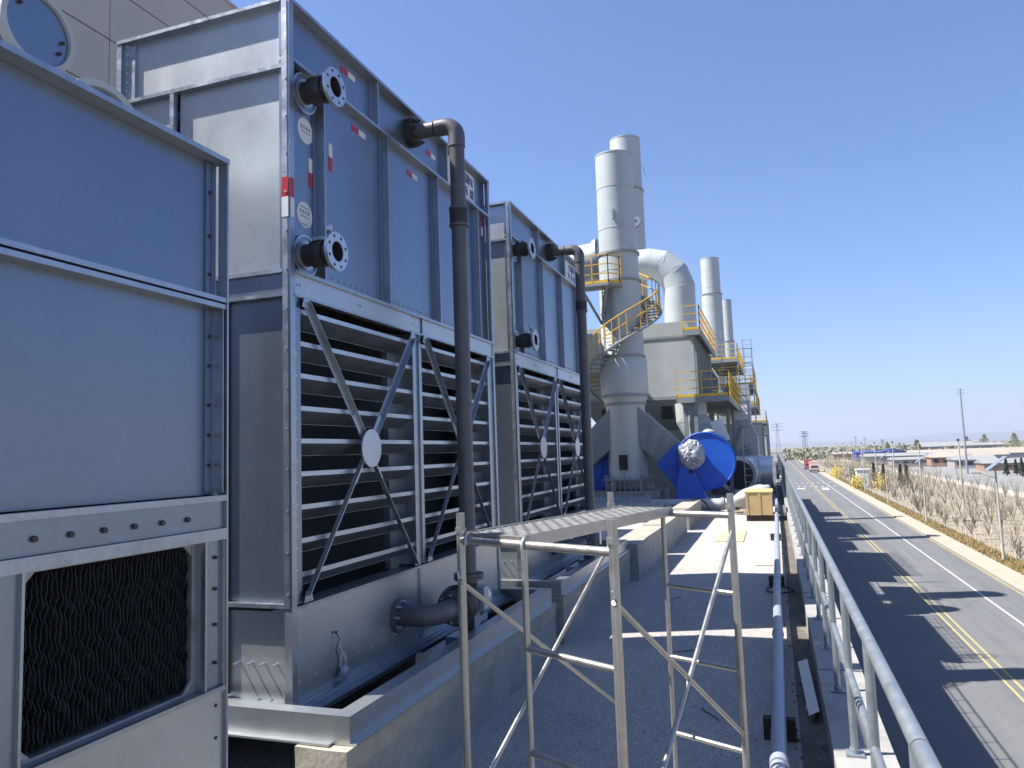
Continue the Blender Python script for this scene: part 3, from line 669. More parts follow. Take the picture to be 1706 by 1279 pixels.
for i, (x, y, a) in enumerate(((-1.35, 9.4, .6), (-.62, 7.2, 2.1), (-1.75, 12.6, 1.2), (-.5, 16.5, .3))):
    MB().tube([(x+.12*math.cos(a)*t_, y+.12*math.sin(a)*t_+.02*math.sin(t_*2), .012) for t_ in range(4)], .005, 5).build('wire_scrap', hosem, None, 'short dark wire scrap lying on the roof gravel', 'wire', 'wire scraps on the roof')
# ------------------------------------------------------------------ scaffold
def scaffold():
    t = thing('scaffold', (-.9, 4.2, 0), 'galvanised scaffold bay with chequered walk plank and cross braces', 'scaffold')
    zl = 2.03; s = (H-zl)/.55
    nl, nr, fr, fl = [PZ(u, v, zl) for u, v in ((768, 899), (1022, 920), (1218, 858), (1018, 852))]
    r = .0215
    def frame(a, b, far):
        for p in (a, b):
            po = MB().tube([(p.x, p.y, 0.03), (p.x, p.y, zl+.135)], r, 16).build('post', tubem, t); m = MB().ring((p.x, p.y, zl+.035), (p.x, p.y, zl+.062), r, r+.006, 16); m.build('collar', tubem, po); MB().box(p.x-.06, p.x+.06, p.y-.06, p.y+.06, .0, .03).build('base_plate', gdark, t)
            MB().tube([(p.x, p.y, zl-.18), (p.x+.0, p.y-.045, zl-.185), (p.x, p.y-.05, zl-.15)], .006, 6).build('brace_pin', steelb, po)
        d = (b-a); u = d.normalized()
        MB().tube([a+Vector((0, 0, .0)), b], r-.001, 16).build('ledger', tubem, t)
        ic = a+d*.46
        MB().tube([(ic.x, ic.y, .12), (ic.x, ic.y, zl-.02)], r-.006, 14).build('inner_upright', tubem, t)
        for z in (1.56, 1.10, .62): MB().tube([Vector((ic.x, ic.y, z)), Vector((b.x, b.y, z-.01))], r-.006, 14).build('rung', tubem, t)
        MB().tube([Vector((a.x, a.y, .14)), Vector((b.x, b.y, .14))], r-.004, 14).build('bottom_ledger', tubem, t)
    frame(nl, nr, 0); frame(fl, fr, 1)
    def brace(p0, z0, p1, z1):
        a = Vector((p0.x, p0.y, z0)); b = Vector((p1.x, p1.y, z1)); d = (b-a).normalized()
        o = MB().tube([a+Vector((0, -.03, 0)), b+Vector((0, -.03, 0))], .0125, 12).build('cross_brace', tubem, t)
    brace(nr, zl-.20, fr, .72); brace(fr, zl-.10, nr, .70); brace(nl, zl-.20, fl, .72); brace(fl, zl-.20, nl, .70)
    # walk plank
    A = nl+(nr-nl)*.06; Bq = nl+(nr-nl)*.47; Cq = fl+(fr-fl)*.53; D = fl+(fr-fl)*.10
    up = Vector((0, 0, .035)); ln = (D-A); wv = (Bq-A)
    m = MB()
    for a, c in ((A, D), (Bq, Cq)): m.beam(a+Vector((0, 0, .015)), c+Vector((0, 0, .015)), .012, .06)
    m.beam(A+Vector((0, 0, .012)), Bq+Vector((0, 0, .012)), .012, .05); m.beam(D+Vector((0, 0, .012)), Cq+Vector((0, 0, .012)), .012, .05)
    pk = m.build('plank_frame', tubem, t)
    # sheet with raised tread bars
    m = MB(); n1, n2 = 34, 8
    sh = [A+up, Bq+up, Cq+up, D+up]; m.prism(sh, (0, 0, -.003)); m.build('plank_sheet', gdark, t)
    m = MB()
    G = lambda i, j: (A+(Bq-A)*j)*(1-i)+(D+(Cq-D)*j)*i+up
    for i in range(n1):
        a = (i+.5)/n1
        m.beam(G(a, .03), G(a, .97), .010, .006)
    for j in range(n2+1):
        c = .03+.94*j/n2
        for i in range(n1-1):
            if (i+j) % 2 == 0: m.beam(G((i+.5)/n1, c), G((i+1.5)/n1, c), .009, .007)
    m.build('tread_pattern', tubem, t, kind='stuff')
    for q, dd in ((A, 1), (Bq, 1), (Cq, -1), (D, -1)):
        e = (D-A).normalized()*dd; s_ = (nr-nl).normalized()*.0
        MB().tube([q+e*.03+Vector((0, 0, .03)), q+Vector((0, 0, .033)), q-e*.026+Vector((0, 0, .012)), q-e*.028+Vector((0, 0, -.02))], .011, 10).build('plank_hook', tubem, t)
scaffold()

# ------------------------------------------------------------------ exhaust plant
def poly_rail(t, pts, h=1.1, mt=yellow, r=.024, step=1.0, kick=True, mid=2):
    for a, b in zip(pts[:-1], pts[1:]):
        a = Vector(a); b = Vector(b); d = b-a; n = max(1, round(d.length/step))
        for zz in [h*(i+1)/(mid+1) for i in range(mid+1)]: MB().beam(a+Vector((0, 0, zz)), b+Vector((0, 0, zz)), r*1.6, r*1.6).build('rail_bar', mt, t)
        for i in range(n+1):
            p = a+d*i/n; MB().beam(p, p+Vector((0, 0, h)), r*1.6, r*1.6, (1, 0, 0)).build('rail_post', mt, t)
        if kick: MB().beam(a+Vector((0, 0, .06)), b+Vector((0, 0, .06)), .01, .12).build('kick_plate', mt, t)
def chimney(label, u, v, Yc, prof, u2, v2, seams=(), mt=stackm):
    pass
CG = 'pale exhaust stacks'
def stack(label, cx, cy, prof, collars, group=CG, extra=None):
    z0 = prof[0][1]
    t = thing('exhaust_stack', (cx, cy, z0), label, 'chimney', group)
    MB().lathe(prof, (cx, cy, 0), 40, caps=False).build('stack_shell', stackm, t)
    zt = prof[-1][1]; r = prof[-1][0]; MB().cyl((cx, cy, zt-.25), (cx, cy, zt-.2), r*.985, n=36).build('stack_mouth', black, t); MB().ring((cx, cy, zt-.04), (cx, cy, zt+.02), r*.97, r*1.02, 40).build('top_rim', stackm, t)
    zz = z0+1.6
    while zz < zt-.5:
        for (ra, za), (rb, zb_) in zip(prof[:-1], prof[1:]):
            if za <= zz <= zb_ and zb_-za > .5: rr_ = ra+(rb-ra)*(zz-za)/(zb_-za); MB().ring((cx, cy, zz-.012), (cx, cy, zz+.012), rr_*.99, rr_+.012, 40).build('weld_seam', stackm, t)
        zz += 1.9
    for z, rr in collars: MB().ring((cx, cy, z-.05), (cx, cy, z+.05), rr*.98, rr+.07, 40).build('collar', lgrey2, t)
    return t
AX, AY = -6.06, 33.0
A = stack('nearest tall pale stack wrapped by a yellow spiral stair', AX-.03, AY, [(.85, 1.25), (.85, 4.5), (1.04, 4.85), (1.04, 6.35), (.93, 6.6), (.92, 10.0), (.885, 10.02), (.885, 11.25), (.845, 11.27), (.835, 15.83)], [(9.98, .92), (11.25, .885), (4.5, .85), (4.85, 1.02), (6.58, .93)])
for z in (): MB().ring((AX-.03, AY, z-.015), (AX-.03, AY, z+.015), .82, .852, 40).build('weld_seam', stackm, A)
q = PY(1027, 364, AY); MB().box(q.x-.03, q.x+.05, AY-.95, AY-.83, q.z-.25, q.z+.2).build('lifting_lug', gdark, A)
q = PY(1039, 770, AY-.85); MB().box(q.x-.18, q.x+.18, AY-.93, AY-.78, q.z-.32, q.z+.32).build('access_hatch', black, A)
m = MB()
for k in range(28):
    a = 2*math.pi*k/28; m.cyl((AX-.03+1.02*math.cos(a), AY+1.02*math.sin(a), .75), (AX-.03+1.02*math.cos(a), AY+1.02*math.sin(a), 1.42), .025, n=6)
m.build('anchor_bolts', gdark, A, kind='stuff')
MB().ring((AX-.03, AY, 1.2), (AX-.03, AY, 1.26), .8, 1.12, 40).build('base_ring', lgrey2, A)
MB().box(AX-1.6, AX+1.5, AY-1.4, AY+1.5, 0, .75).build('stack_foundation', conc, None, 'dark concrete block carrying the nearest stack', 'foundation')
for k in range(4): a = R(45+90*k); MB().cyl((AX+.85*math.cos(a), AY+.85*math.sin(a), .75), (AX+.85*math.cos(a), AY+.85*math.sin(a), 1.2), .09, n=10).build('support_leg', gdark, A)
bx = PY(1045, 380, 50)
Bs = stack('tallest pale stack rising behind the nearest one', bx.x+.12, 50, [(1.07, 1.0), (1.07, 20.1), (1.03, 20.12), (1.03, 23.75)], [(20.1, 1.07), (14, 1.07)])
q = PY(1060, 370, 49); MB().ring((q.x, 48.75, q.z), (q.x, 49.05, q.z), .1, .33, 20).build('sampling_port', lgrey2, Bs)
MB().tube([PY(1071, 277, 50), PY(1110, 408, 46)], .012, 6).build('guy_wire', rubber, Bs)
q = PY(1182, 432, 83)
stack('slender pale stack far along the plant with a collar', q.x, 83, [(1.07, 1.0), (1.07, 19.0), (.98, 19.05), (.98, q.z)], [(19.0, 1.07)])
q = PY(1209, 500, 106)
stack('smallest pale stack at the far end of the plant', q.x, 106, [(.82, 1.0), (.82, 16.9), (.73, 16.95), (.73, q.z)], [(16.9, .82)])
# spiral stair
st = thing('spiral_stair', (AX, AY-1.3, 4.0), 'yellow railed spiral stair winding round the nearest stack', 'stair')
N = 30; a0, a1 = R(75), R(-232); zA, zB = 9.75, 4.75
rails = []
for i in range(N):
    f = i/(N-1); a = a0+(a1-a0)*f; z = zA+(zB-zA)*f; da = abs(a1-a0)/(N-1)*.62
    c0 = Vector((AX, AY, z)); P = lambda rr, an, dz=0: c0+Vector((rr*math.cos(an), rr*math.sin(an), dz))
    MB().prism([P(1.0, a-da), P(1.72, a-da), P(1.72, a+da), P(1.0, a+da)], (0, 0, -.035)).build('tread', lgrey2, st)
    MB().beam(P(1.72, a), P(1.72, a, 1.05), .035, .035, (1, 0, 0)).build('baluster', yellow, st)
    rails.append((P(1.72, a, 1.05), P(1.72, a, .55), P(1.74, a, -.1), P(1.02, a, -.1)))
for j, (nm, mt, r) in enumerate((('handrail', yellow, .028), ('mid_rail', yellow, .022), ('stringer', lgrey2, .06), ('stringer', lgrey2, .05))):
    MB().tube([x[j] for x in rails], r, 6).build(nm, mt, st)
# landing left of the nearest stack
pf = thing('landing', (AX-1.2, AY-1.2, 9.9), 'small yellow railed landing high on the left of the nearest stack', 'platform')
xl = PY(960, 470, AY-1.6).x; xr = PY(1018, 470, AY-1.6).x; zp = PY(998, 472, AY-1.6).z
MB().prism([(xl, AY-1.7, zp), (xr-.1, AY-1.7, zp), (xr+.35, AY-1.15, zp), (xr+.35, AY-.75, zp), (xl, AY-.75, zp)], (0, 0, -.12)).build('deck', lgrey2, pf)
poly_rail(pf, [(xl, AY-1.65, zp), (xr-.1, AY-1.65, zp), (xr+.3, AY-1.15, zp), (xr+.3, AY-.9, zp)], 1.25, step=.62)
for x in (xl+.2, xr-.2): MB().beam((x, AY-1.6, zp-.1), (AX-.8, AY-.4, zp-1.6), .08, .08).build('bracket', lgrey2, pf)
# cast shadows of the stair treads, modelled as bars under the landing
cl = thing('tread_shadow_bars', (AX-.55, AY-1.0, 5.5), 'grey bars on the nearest stack imitating stair tread shadows below the landing', 'ladder')
for i in range(16): z = 7.2+i*.17; MB().beam((AX-.62, AY-1.0, z), (AX-.2, AY-1.05, z), .03, .03).build('rung', lgrey2, cl)
for x in (-.62, -.2): MB().beam((AX+x, AY-1.02, 7.0), (AX+x, AY-1.02, 9.95), .05, .04, (1, 0, 0)).build('side_rail', lgrey2, cl)
# duct crossing behind with mitred elbow down
def mitred(t, pts, r, mt, seg=True, n=28, nm='duct_segment'):
    for a, b in zip(pts[:-1], pts[1:]):
        a = Vector(a); b = Vector(b); d = (b-a).normalized()
        MB().cyl(a-d*r*.18, b+d*r*.18, r, n=n).build(nm, mt, t)
du = thing('exhaust_duct', (-4.97, 47, 8), 'fat pale exhaust duct elbowing down behind the nearest stack', 'duct')
e0 = PY(1132, 465, 47); zc = PY(1090, 439, 47).z; r = .97; xd0 = -4.95
mitred(du, [(-12.5, 47, zc), (xd0-1.75, 47, zc), (xd0-.95, 47, zc-.22), (xd0-.3, 47, zc-.85), (xd0, 47, zc-1.7), (xd0-.05, 47, 7.5)], r, stackm)
MB().cyl((xd0-.05, 47, 7.2), (xd0-.05, 47, 7.5), 1.2, n=28).build('duct_flange', lgrey2, du)
d2 = thing('exhaust_duct', (-8, 38, 9), 'fat pale duct with a dark flange left of the nearest stack', 'duct')
q = PY(985, 440, 37.5); mitred(d2, [(q.x-6, 37.5, q.z-.4), (q.x+.4, 37.5, q.z+.1)], 1.0, lgrey); MB().ring((q.x+.3, 37.5, q.z+.1), (q.x+.5, 37.5, q.z+.12), .8, 1.16, 32).build('duct_flange', gdark, d2)
MB().box(q.x-1.2, q.x-.9, 37.3, 37.7, 4.0, q.z-.5).build('support_post', lgrey2, d2)
# filter houses
FG = 'grey filter houses along the roof edge'
def house(y0, y1, x0, x1, zb, zt, label, full=True):
    t = thing('filter_house', ((x0+x1)/2, (y0+y1)/2, 0), label, 'filter house', FG)
    B(x0, x1, y0, y1, zb, zt).build('casing', lgrey, t)
    MB().prism([(x0, y0, zt), (x1, y0, zt), (x1-.35, y0+.6, zt+.8), (x0+.35, y0+.6, zt+.8)], (0, .01, 0)).build('roof_slope', lgrey2, t)
    MB().add([(x0, y0, zt), (x1, y0, zt), (x1, y1, zt), (x0, y1, zt), (x0+.35, y0+.6, zt+.8), (x1-.35, y0+.6, zt+.8), (x1-.35, y1-.6, zt+.8), (x0+.35, y1-.6, zt+.8)], [(0, 1, 5, 4), (1, 2, 6, 5), (2, 3, 7, 6), (3, 0, 4, 7), (4, 5, 6, 7)]).build('roof', lgrey2, t)
    MB().box(x0-.06, x1+.06, y0-.06, y1+.06, zb-.16, zb).build('base_beam', lgrey2, t); MB().box(x0-.04, x1+.04, y0-.04, y1+.04, zt-.08, zt+.03).build('eaves_beam', lgrey2, t)
    n = int((y1-y0)/.75)
    for i in range(n+1): yy = y0+.04+(y1-y0-.14)*i/n; B(x1, x1+.11, yy-.03, yy+.05, zb+.01, zt-.085).build('wall_rib', lgrey2, t)
    cols = [(x0+.1, y0+.1), (x1-.1, y0+.1), (x0+.1, y1-.1), (x1-.1, y1-.1), (x1-.1, (y0+y1)/2)]
    for x, y in cols: B(x-.1, x+.1, y-.1, y+.1, 0, zb-.16).build('column', lgrey2, t)
    hz = zb-1.6; w_ = (x1-x0)/2
    for k in range(2):
        xa, xb = x0+.15+k*w_, x0+w_-.1+k*w_; xm = (xa+xb)/2
        for ya, yb in ((y0+.12, y0+3.2), (y0+3.4, y0+6.4)):
            if yb > y1: continue
            ym = (ya+yb)/2; s = .3
            h = MB().add([(xa, ya, zb-.17), (xb, ya, zb-.17), (xb, yb, zb-.17), (xa, yb, zb-.17), (xm-s, ym-s-.4, hz), (xm+s, ym-s-.4, hz), (xm+s, ym+s, hz), (xm-s, ym+s, hz)], [(0, 4, 5, 1), (1, 5, 6, 2), (2, 6, 7, 3), (3, 7, 4, 0), (7, 6, 5, 4)]).build('hopper', lgrey2, t)
            if ya < y0+1 and full:
                q0 = Vector((xm, (ya*.55+(ym-s-.4)*.45), zb-.17-.72)); nd = Vector((0, -(zb-hz), -(ym-s-.4-ya))).normalized()
                MB().box(xm-.26, xm+.26, ya+.16, ya+.75, zb-1.05, zb-.42).build('hopper_hatch', black, h)
    return t
hx0 = -9.2; hx1 = PY(1157, 600, 36.5).x
hzb = PY(1100, 661, 36.5).z; hzt = PY(1100, 562, 36.5).z
house(36.5, 46, hx0, hx1, hzb, hzt, 'grey filter house next to the nearest stack, ribbed side and hopper hatch')
house(60, 72, hx0, -4.6, 5.6, 9.0, 'grey filter house in the middle of the plant', False); house(88, 101, hx0, -5.0, 6.2, 10.5, 'grey filter house at the far end of the plant', False)
q = PY(987, 590, 36); MB().box(q.x-1.2, q.x+.55, 35.2, 36.4, q.z-1.0, q.z+.9).build('duct_box', lgrey, None, 'pale box duct section behind the spiral stair', 'duct box')
shade_block = house(24, 36, -15.5, -10.0, 5.0, 11.6, 'large grey unseen block added behind the second cooling tower to shade the plant', False)  # unseen block in filter house form, added to shade the lower plant
# walkways
def walkway(label, x0, x1, y0, y1, z, front=True, ladder=None):
    t = thing('walkway', ((x0+x1)/2, (y0+y1)/2, z-.2), label, 'walkway', 'yellow railed walkways')
    B(x0, x1, y0, y1, z-.05, z).build('deck', lgrey2, t); B(x0, x1, y0-.04, y0+.04, z-.26, z-.051).build('edge_beam', lgrey2, t); B(x1-.06, x1+.02, y0+.041, y1, z-.26, z-.051).build('edge_beam', lgrey2, t)
    for i in range(int((y1-y0)/2)+1): B(x0, x1-.07, y0+.3+i*2-.05, y0+.3+i*2+.05, z-.22, z-.051).build('joist', lgrey2, t)
    pts = [(x1, y0, z), (x1, y1, z)]
    if front: pts = [(x0, y0, z)]+pts
    poly_rail(t, pts, 1.15, step=.95)
    return t
zm = PY(1170, 660, 35).z; xm0 = PY(1127, 660, 35).x; xm1 = PY(1214, 660, 35).x
m1 = walkway('lower yellow railed walkway above the blue fan', xm0, xm1, 35, 47, zm)
for x, y in ((xm0+.35, 35.2), (xm1-1.5, 35.2), (xm1-.4, 41), (xm1-.4, 46)): B(x-.09, x+.09, y-.09, y+.09, 0, zm-.27).build('support_post', lgrey2, m1)
zu = PY(1150, 549, 36).z; xu0 = PY(1137, 549, 36).x; xu1 = PY(1165, 549, 36).x
walkway('upper yellow railed walkway at the filter house eaves', xu0, xu1+.02, 36.0, 46, zu)
walkway('yellow railed walkway below the slender far stack', -4.5, -2.2, 60, 73, 9.3); walkway('yellow railed walkway low down in the middle of the plant', -4.5, -1.0, 58, 74, 5.6)
walkway('yellow railed walkway at the far end of the plant', -4.6, -2.0, 88, 101, 9.5); walkway('low yellow railed walkway at the far end', -4.5, -.6, 86, 104, 5.2)
walkway('short yellow railed walkway between the ladders', -2.9, -.9, 48.5, 56, 6.3)
# ladders
def ladder(label, x, y, z0, z1, wd=.62, cage=None):
    t = thing('ladder', (x, y, z0), label, 'ladder', 'steel access ladders')
    for s in (-1, 1): MB().beam((x+s*wd/2, y, z0), (x+s*wd/2, y, z1), .05, .05, (1, 0, 0)).build('side_rail', gdark, t)
    n = int((z1-z0)/.32)
    for i in range(n): MB().beam((x-wd/2, y, z0+.2+i*.32), (x+wd/2, y, z0+.2+i*.32), .03, .03).build('rung', gdark, t)
    if cage is not None:
        z = cage
        while z < z1+.1:
            MB().tube([(x+.38*math.cos(R(a)), y-.1-.62*math.sin(R(a)), z) for a in range(0, 181, 20)], .022, 5).build('cage_hoop', gdark, t); z += .75
        for a in (30, 90, 150): MB().beam((x+.38*math.cos(R(a)), y-.1-.62*math.sin(R(a)), cage), (x+.38*math.cos(R(a)), y-.1-.62*math.sin(R(a)), z1), .03, .03, (1, 0, 0)).build('cage_bar', gdark, t)
ladder('long caged ladder standing before the silver tank', -1.06, 38, .25, 7.2, .66, 3.4); ladder('short ladder from the lower walkway to the upper one', PY(1193, 600, 43).x, 43, zm, zu+.9, .62)
ladder('far ladder beside the low far walkway', -1.4, 57.5, 5.6, 10.4, .62)
# blue fans
def fan(cx, y0, cz, r, label, wrap, mir=1):
    t = thing('blower_fan', (cx, y0+.5, .3), label, 'fan', 'blue blower fans')
    pr = []
    for k in range(40):
        a = 2*math.pi*k/40; rr = r*(1+.06*math.cos(a-R(60))); pr.append((cx+mir*rr*math.cos(a), y0, cz+rr*math.sin(a)))
    MB().prism(pr, (0, .95, 0)).build('scroll', bluem, t)
    m = MB()
    for yy in (y0-.035, y0+.96):
        c = [Vector((cx+mir*r*1.03*(1+.06*math.cos(2*math.pi*k/40-R(60)))*math.cos(2*math.pi*k/40), yy, cz+r*1.03*(1+.06*math.cos(2*math.pi*k/40-R(60)))*math.sin(2*math.pi*k/40))) for k in range(41)]
        m.tube(c, .03, 5)
    m.build('scroll_rim', bluem, t)
    # outlet box going up and left
    if mir > 0: ob = [PY(u, v, y0) for u, v in ((1094, 773), (1125, 740), (1150, 741), (1165, 790), (1160, 820), (1131, 820))]
    else: ob = [Vector((cx+.3*r, y0, cz+.65*r)), Vector((cx+1.2*r, y0, cz+.62*r)), Vector((cx+1.7*r, y0, cz+.1*r)), Vector((cx+.9*r, y0, cz-1.0*r)), Vector((cx, y0, cz-1.0*r))]
    MB().prism([p+Vector((0, .02, 0)) for p in ob], (0, .9, 0)).build('outlet_box', bluem, t)
    # pedestal
    MB().add([(cx-1.0*r, y0-.75, .32), (cx+.12*r, y0-.75, .32), (cx+.12*r, y0-.04, .32), (cx-1.0*r, y0-.04, .32), (cx-.82*r, y0-.6, cz-.12*r), (cx-.4*r, y0-.6, cz-.12*r), (cx-.4*r, y0-.04, cz-.12*r), (cx-.82*r, y0-.04, cz-.12*r)], [(0, 1, 5, 4), (1, 2, 6, 5), (3, 0, 4, 7), (4, 5, 6, 7), (2, 3, 7, 6)]).build('pedestal', bluem, t)
    MB().box(cx-1.25*r, cx+.75*r, y0-.85, y0+1.1, .18, .319).build('skid', bluem, t)
    MB().cyl((cx-.42*r, y0-.60, cz-.3*r), (cx-.42*r, y0-.68, cz-.3*r), .09, n=14).build('shaft_hole', black, t)
    MB().cyl((cx-.15*r, y0-.6, cz+.25*r), (cx-.15*r, y0-.03, cz+.25*r), .22, n=20).build('bearing_housing', bluem, t)
    if wrap:
        bm = bmesh.new(); bmesh.ops.create_icosphere(bm, subdivisions=4, radius=1)
        for v in bm.verts:
            n1 = noise.noise(v.co*1.7+Vector((3, 1, 0)))*.18; n2 = abs(noise.noise(v.co*4.5))*.22; n3 = abs(noise.noise(v.co*11))*.09
            v.co = Vector((v.co.x*.52, v.co.y*.42, v.co.z*.6))*(1+n1-n2+n3+.05)
        me = bpy.data.meshes.new('plastic_wrap'); bm.to_mesh(me); bm.free(); me.materials.append(wrapm); o = bpy.data.objects.new('plastic_wrap', me); COL.objects.link(o); o.parent = t; o.location = Vector((cx-.38*r, y0-.5, cz+.30*r))-t.location
fq = PY(1174, 770, 32.5)
fan(fq.x, 32.2, fq.z, 1.15, 'blue blower fan with its motor wrapped in crumpled plastic', True)
fan(-8.45, 33.3, 1.75, 1.1, 'blue blower fan mostly hidden left of the nearest stack', False, -1)
B(fq.x-1.9, fq.x+1.6, 31.2, 33.6, 0, .18).build('fan_foundation', conc, None, 'low concrete pad under the plastic wrapped blue fan', 'foundation')
# breeching ducts either side of the nearest stack
for s, lab in ((1, 'ribbed grey breeching duct sloping down to the wrapped blue fan'), (-1, 'ribbed grey breeching duct sloping down left of the nearest stack')):
    t = thing('breeching_duct', (AX+s*1.4, AY, 1.5), lab, 'duct', 'sloping breeching ducts')
    P = lambda a, c: (AX+s*a, AY-.55, c)
    poly = [P(.6, 4.35), P(2.3, 2.72), P(1.48, 1.9), P(.6, 2.62)]
    MB().prism(poly, (0, 1.1, 0)).build('duct_body', lgrey2, t)
    a0_, a1_, b0_, b1_ = [Vector(x) for x in poly]
    for f in (.02, .35, .68, .98): MB().beam(a0_.lerp(a1_, f)+Vector((0, -.03, 0)), b1_.lerp(b0_, f)+Vector((0, -.03, 0)), .06, .05, (0, 1, 0)).build('rib', lgrey2, t)
    MB().beam(a0_.lerp(b1_, .5)+Vector((0, -.02, 0)), a1_.lerp(b0_, .5)+Vector((0, -.02, 0)), .05, .03, (0, 1, 0)).build('rib', lgrey2, t)
    MB().beam(a1_+Vector((0, -.06, 0)), b0_+Vector((0, -.06, 0)), .1, .08, (0, 1, 0)).build('end_flange', lgrey2, t)
# grey inlet duct elbow above the fan
t = thing('inlet_duct', (-2.9, 34.5, 2), 'pale curved inlet duct between the walkway and the blue fan', 'duct')
qa = PY(1160, 690, 36.0); mitred(t, [(qa.x-.25, 36.1, qa.z+.42), (qa.x-.23, 36.1, qa.z-.2), (qa.x+.12, 36.0, qa.z-.85), (qa.x+.7, 35.6, qa.z-1.45)], .72, lgrey, n=24)
MB().beam(PY(1192, 700, 33.8), PY(1208, 735, 33.8), .5, .04, (0, 1, 0)).build('name_plate', white, t)
# silver tank, hopper tower on the right
t = thing('silver_tank', (-1, 42, .1), 'silver clad horizontal cylinder with an open dark end at the roof edge', 'tank')
tc = PY(1236, 795, 42); MB().cyl((tc.x-.15, 41.2, 1.02), (-.95, 46.5, 1.05), .92, n=40).build('tank_shell', silver, t)
MB().ring((tc.x-.15, 41.1, 1.02), (tc.x-.15, 41.25, 1.02), .75, .97, 40).build('end_ring', silver, t); MB().cyl((tc.x-.15, 41.06, 1.02), (tc.x-.15, 41.09, 1.02), .76, n=32).build('open_end', black, t)
MB().tube([(-2.0, 43.5, 1.05), (-.05, 43.3, 1.05)], .9, 36).build('side_branch', silver, t)
for y in (42, 45.5): B(-2.2, -.6, y-.1, y+.1, 0, .3).build('saddle', gdark, t)
t = thing('hopper_tower', (-2.2, 47, 0), 'pale boxy hopper tower behind the silver tank', 'hopper')
z0 = PY(1240, 735, 47).z; z1 = PY(1240, 690, 47).z; xa = PY(1222, 720, 47).x; xb = PY(1262, 720, 47).x
B(xa, xb-.35, 47, 50, z0+1.0, z1+1.8).build('upper_box', lgrey, t); MB().prism([(xa-.2, 46.9, z0+1.0), (xb-.3, 46.9, z0+1.0), (xb, 46.9, z0+.2), (xb, 46.9, .6), (xa-.3, 46.9, .6), (xa-.3, 46.9, z0+.2)], (0, 3.2, 0)).build('lower_body', lgrey, t)
MB().beam((xa-.25, 46.85, z0-.9), (xa+.55, 46.85, z0+.95), .22, .12, (0, 1, 0)).build('stay', lgrey2, t); B(xa+.1, xa+.9, 46.92, 46.99, z0+1.3, z0+2.3).build('inspection_panel', white, t); B(xa+.2, xb-.2, 47.2, 49.8, 0, .6).build('foot', gdark, t)
m = MB()
for a in (0, 60, 120): m.beam((xb-.6-.35*math.cos(R(a)), 46.87, z0-.5-.35*math.sin(R(a))), (xb-.6+.35*math.cos(R(a)), 46.87, z0-.5+.35*math.sin(R(a))), .06, .04, (0, 1, 0))
m.build('valve_wheel', gdark, t)
B(-4.2, -3.2, 40, 60, 0, 3.6).build('switch_room', lgrey2, None, 'dark grey enclosure under the walkways', 'enclosure')
B(-9.2, -3.6, 37.2, 45.5, 0, 3.38).build('equipment_block', gdark, None, 'dark machinery block beneath the filter house hoppers', 'machinery')
# further pale machines along the edge
for i, (y, x1, zt) in enumerate(((62, -.8, 4.2), (76, -.6, 3.6), (90, -.5, 4.8), (112, -.6, 6.0))):
    t = thing('duct_box', (x1-1.5, y+3, 0), ['pale ribbed box by the middle walkway', 'low pale box between the walkways', 'pale box beneath the far walkway', 'tall pale box closing the far end of the plant'][i], 'duct box')
    B(x1-3, x1, y, y+7, .3, zt).build('casing', lgrey, t); B(x1-3.05, x1+.05, y-.05, y+7.05, zt, zt+.12).build('lid', lgrey2, t); B(x1-2.8, x1-.2, y+.3, y+6.8, 0, .3).build('base', gdark, t)
    for k in range(6): B(x1, x1+.08, y+.3+k*1.25, y+.42+k*1.25, .35, zt-.02).build('rib', lgrey2, t)
# floor pipes and debris
for i, (y, z, r, xa, xb, lab) in enumerate(((26.6, .34, .30, -8.5, -3.75, 'large dark floor pipe with a collar, next to the empty plinths'), (29.0, .36, .34, -9, -4.6, 'large dark floor pipe behind the collared one'), (30.4, .3, .2, -4.9, -.9, 'pale thin floor pipe before the blue fan'))):
    t = thing('floor_duct', ((xa+xb)/2, y, 0), lab, 'pipe', 'pipes lying across the roof')
    MB().tube([(xa, y, z), ((xa+xb)/2, y+.05, z), (xb, y, z)], r, 28).build('pipe', lgrey2 if i < 2 else lgrey, t)
    for x in (xb-.05, xb-1.1): MB().ring((x-.06, y, z), (x+.06, y, z), r*.9, r+.045, 28).build('collar', lgrey2, t)
    for x in (xa+.8, xb-.6): B(x-.1, x+.1, y-.25, y+.25, 0, z-r*.8).build('sleeper', darkw, t)
MB().tube([(-2.75+.45*math.cos(R(a)), 27.9, .12+.55*math.sin(R(a))) for a in range(0, 181, 15)], .035, 8).build('cable_hoop', hosem, None, 'black cable arching over the roof behind the empty plinths', 'cable')
t = thing('plywood_crate', (-.6, 27.3, 0), 'yellow plywood crate on dark bearers beside the floor pipe', 'crate')
B(-1.0, -.16, 26.3, 28.3, .2, .93).build('crate_box', ply, t); B(-1.03, -.13, 26.28, 28.32, .93, .965).build('crate_lid', ply, t)
for y in (26.34, 27.2, 28.05): B(-1.0, -.16, y, y+.18, .002, .199).build('bearer', darkw, t)
for x in (-1.0, -.6, -.24): B(x, x+.08, 26.285, 26.3, .2, .93).build('batten', ply, t)
bm = bmesh.new(); bmesh.ops.create_uvsphere(bm, u_segments=24, v_segments=16, radius=1)
for v in bm.verts: v.co = Vector((v.co.x*.8, v.co.y*.36, v.co.z*.28))*(1+.12*noise.noise(v.co*2.2))
bmesh.ops.rotate(bm, verts=bm.verts, matrix=Matrix.Rotation(R(-22), 3, 'Y'))
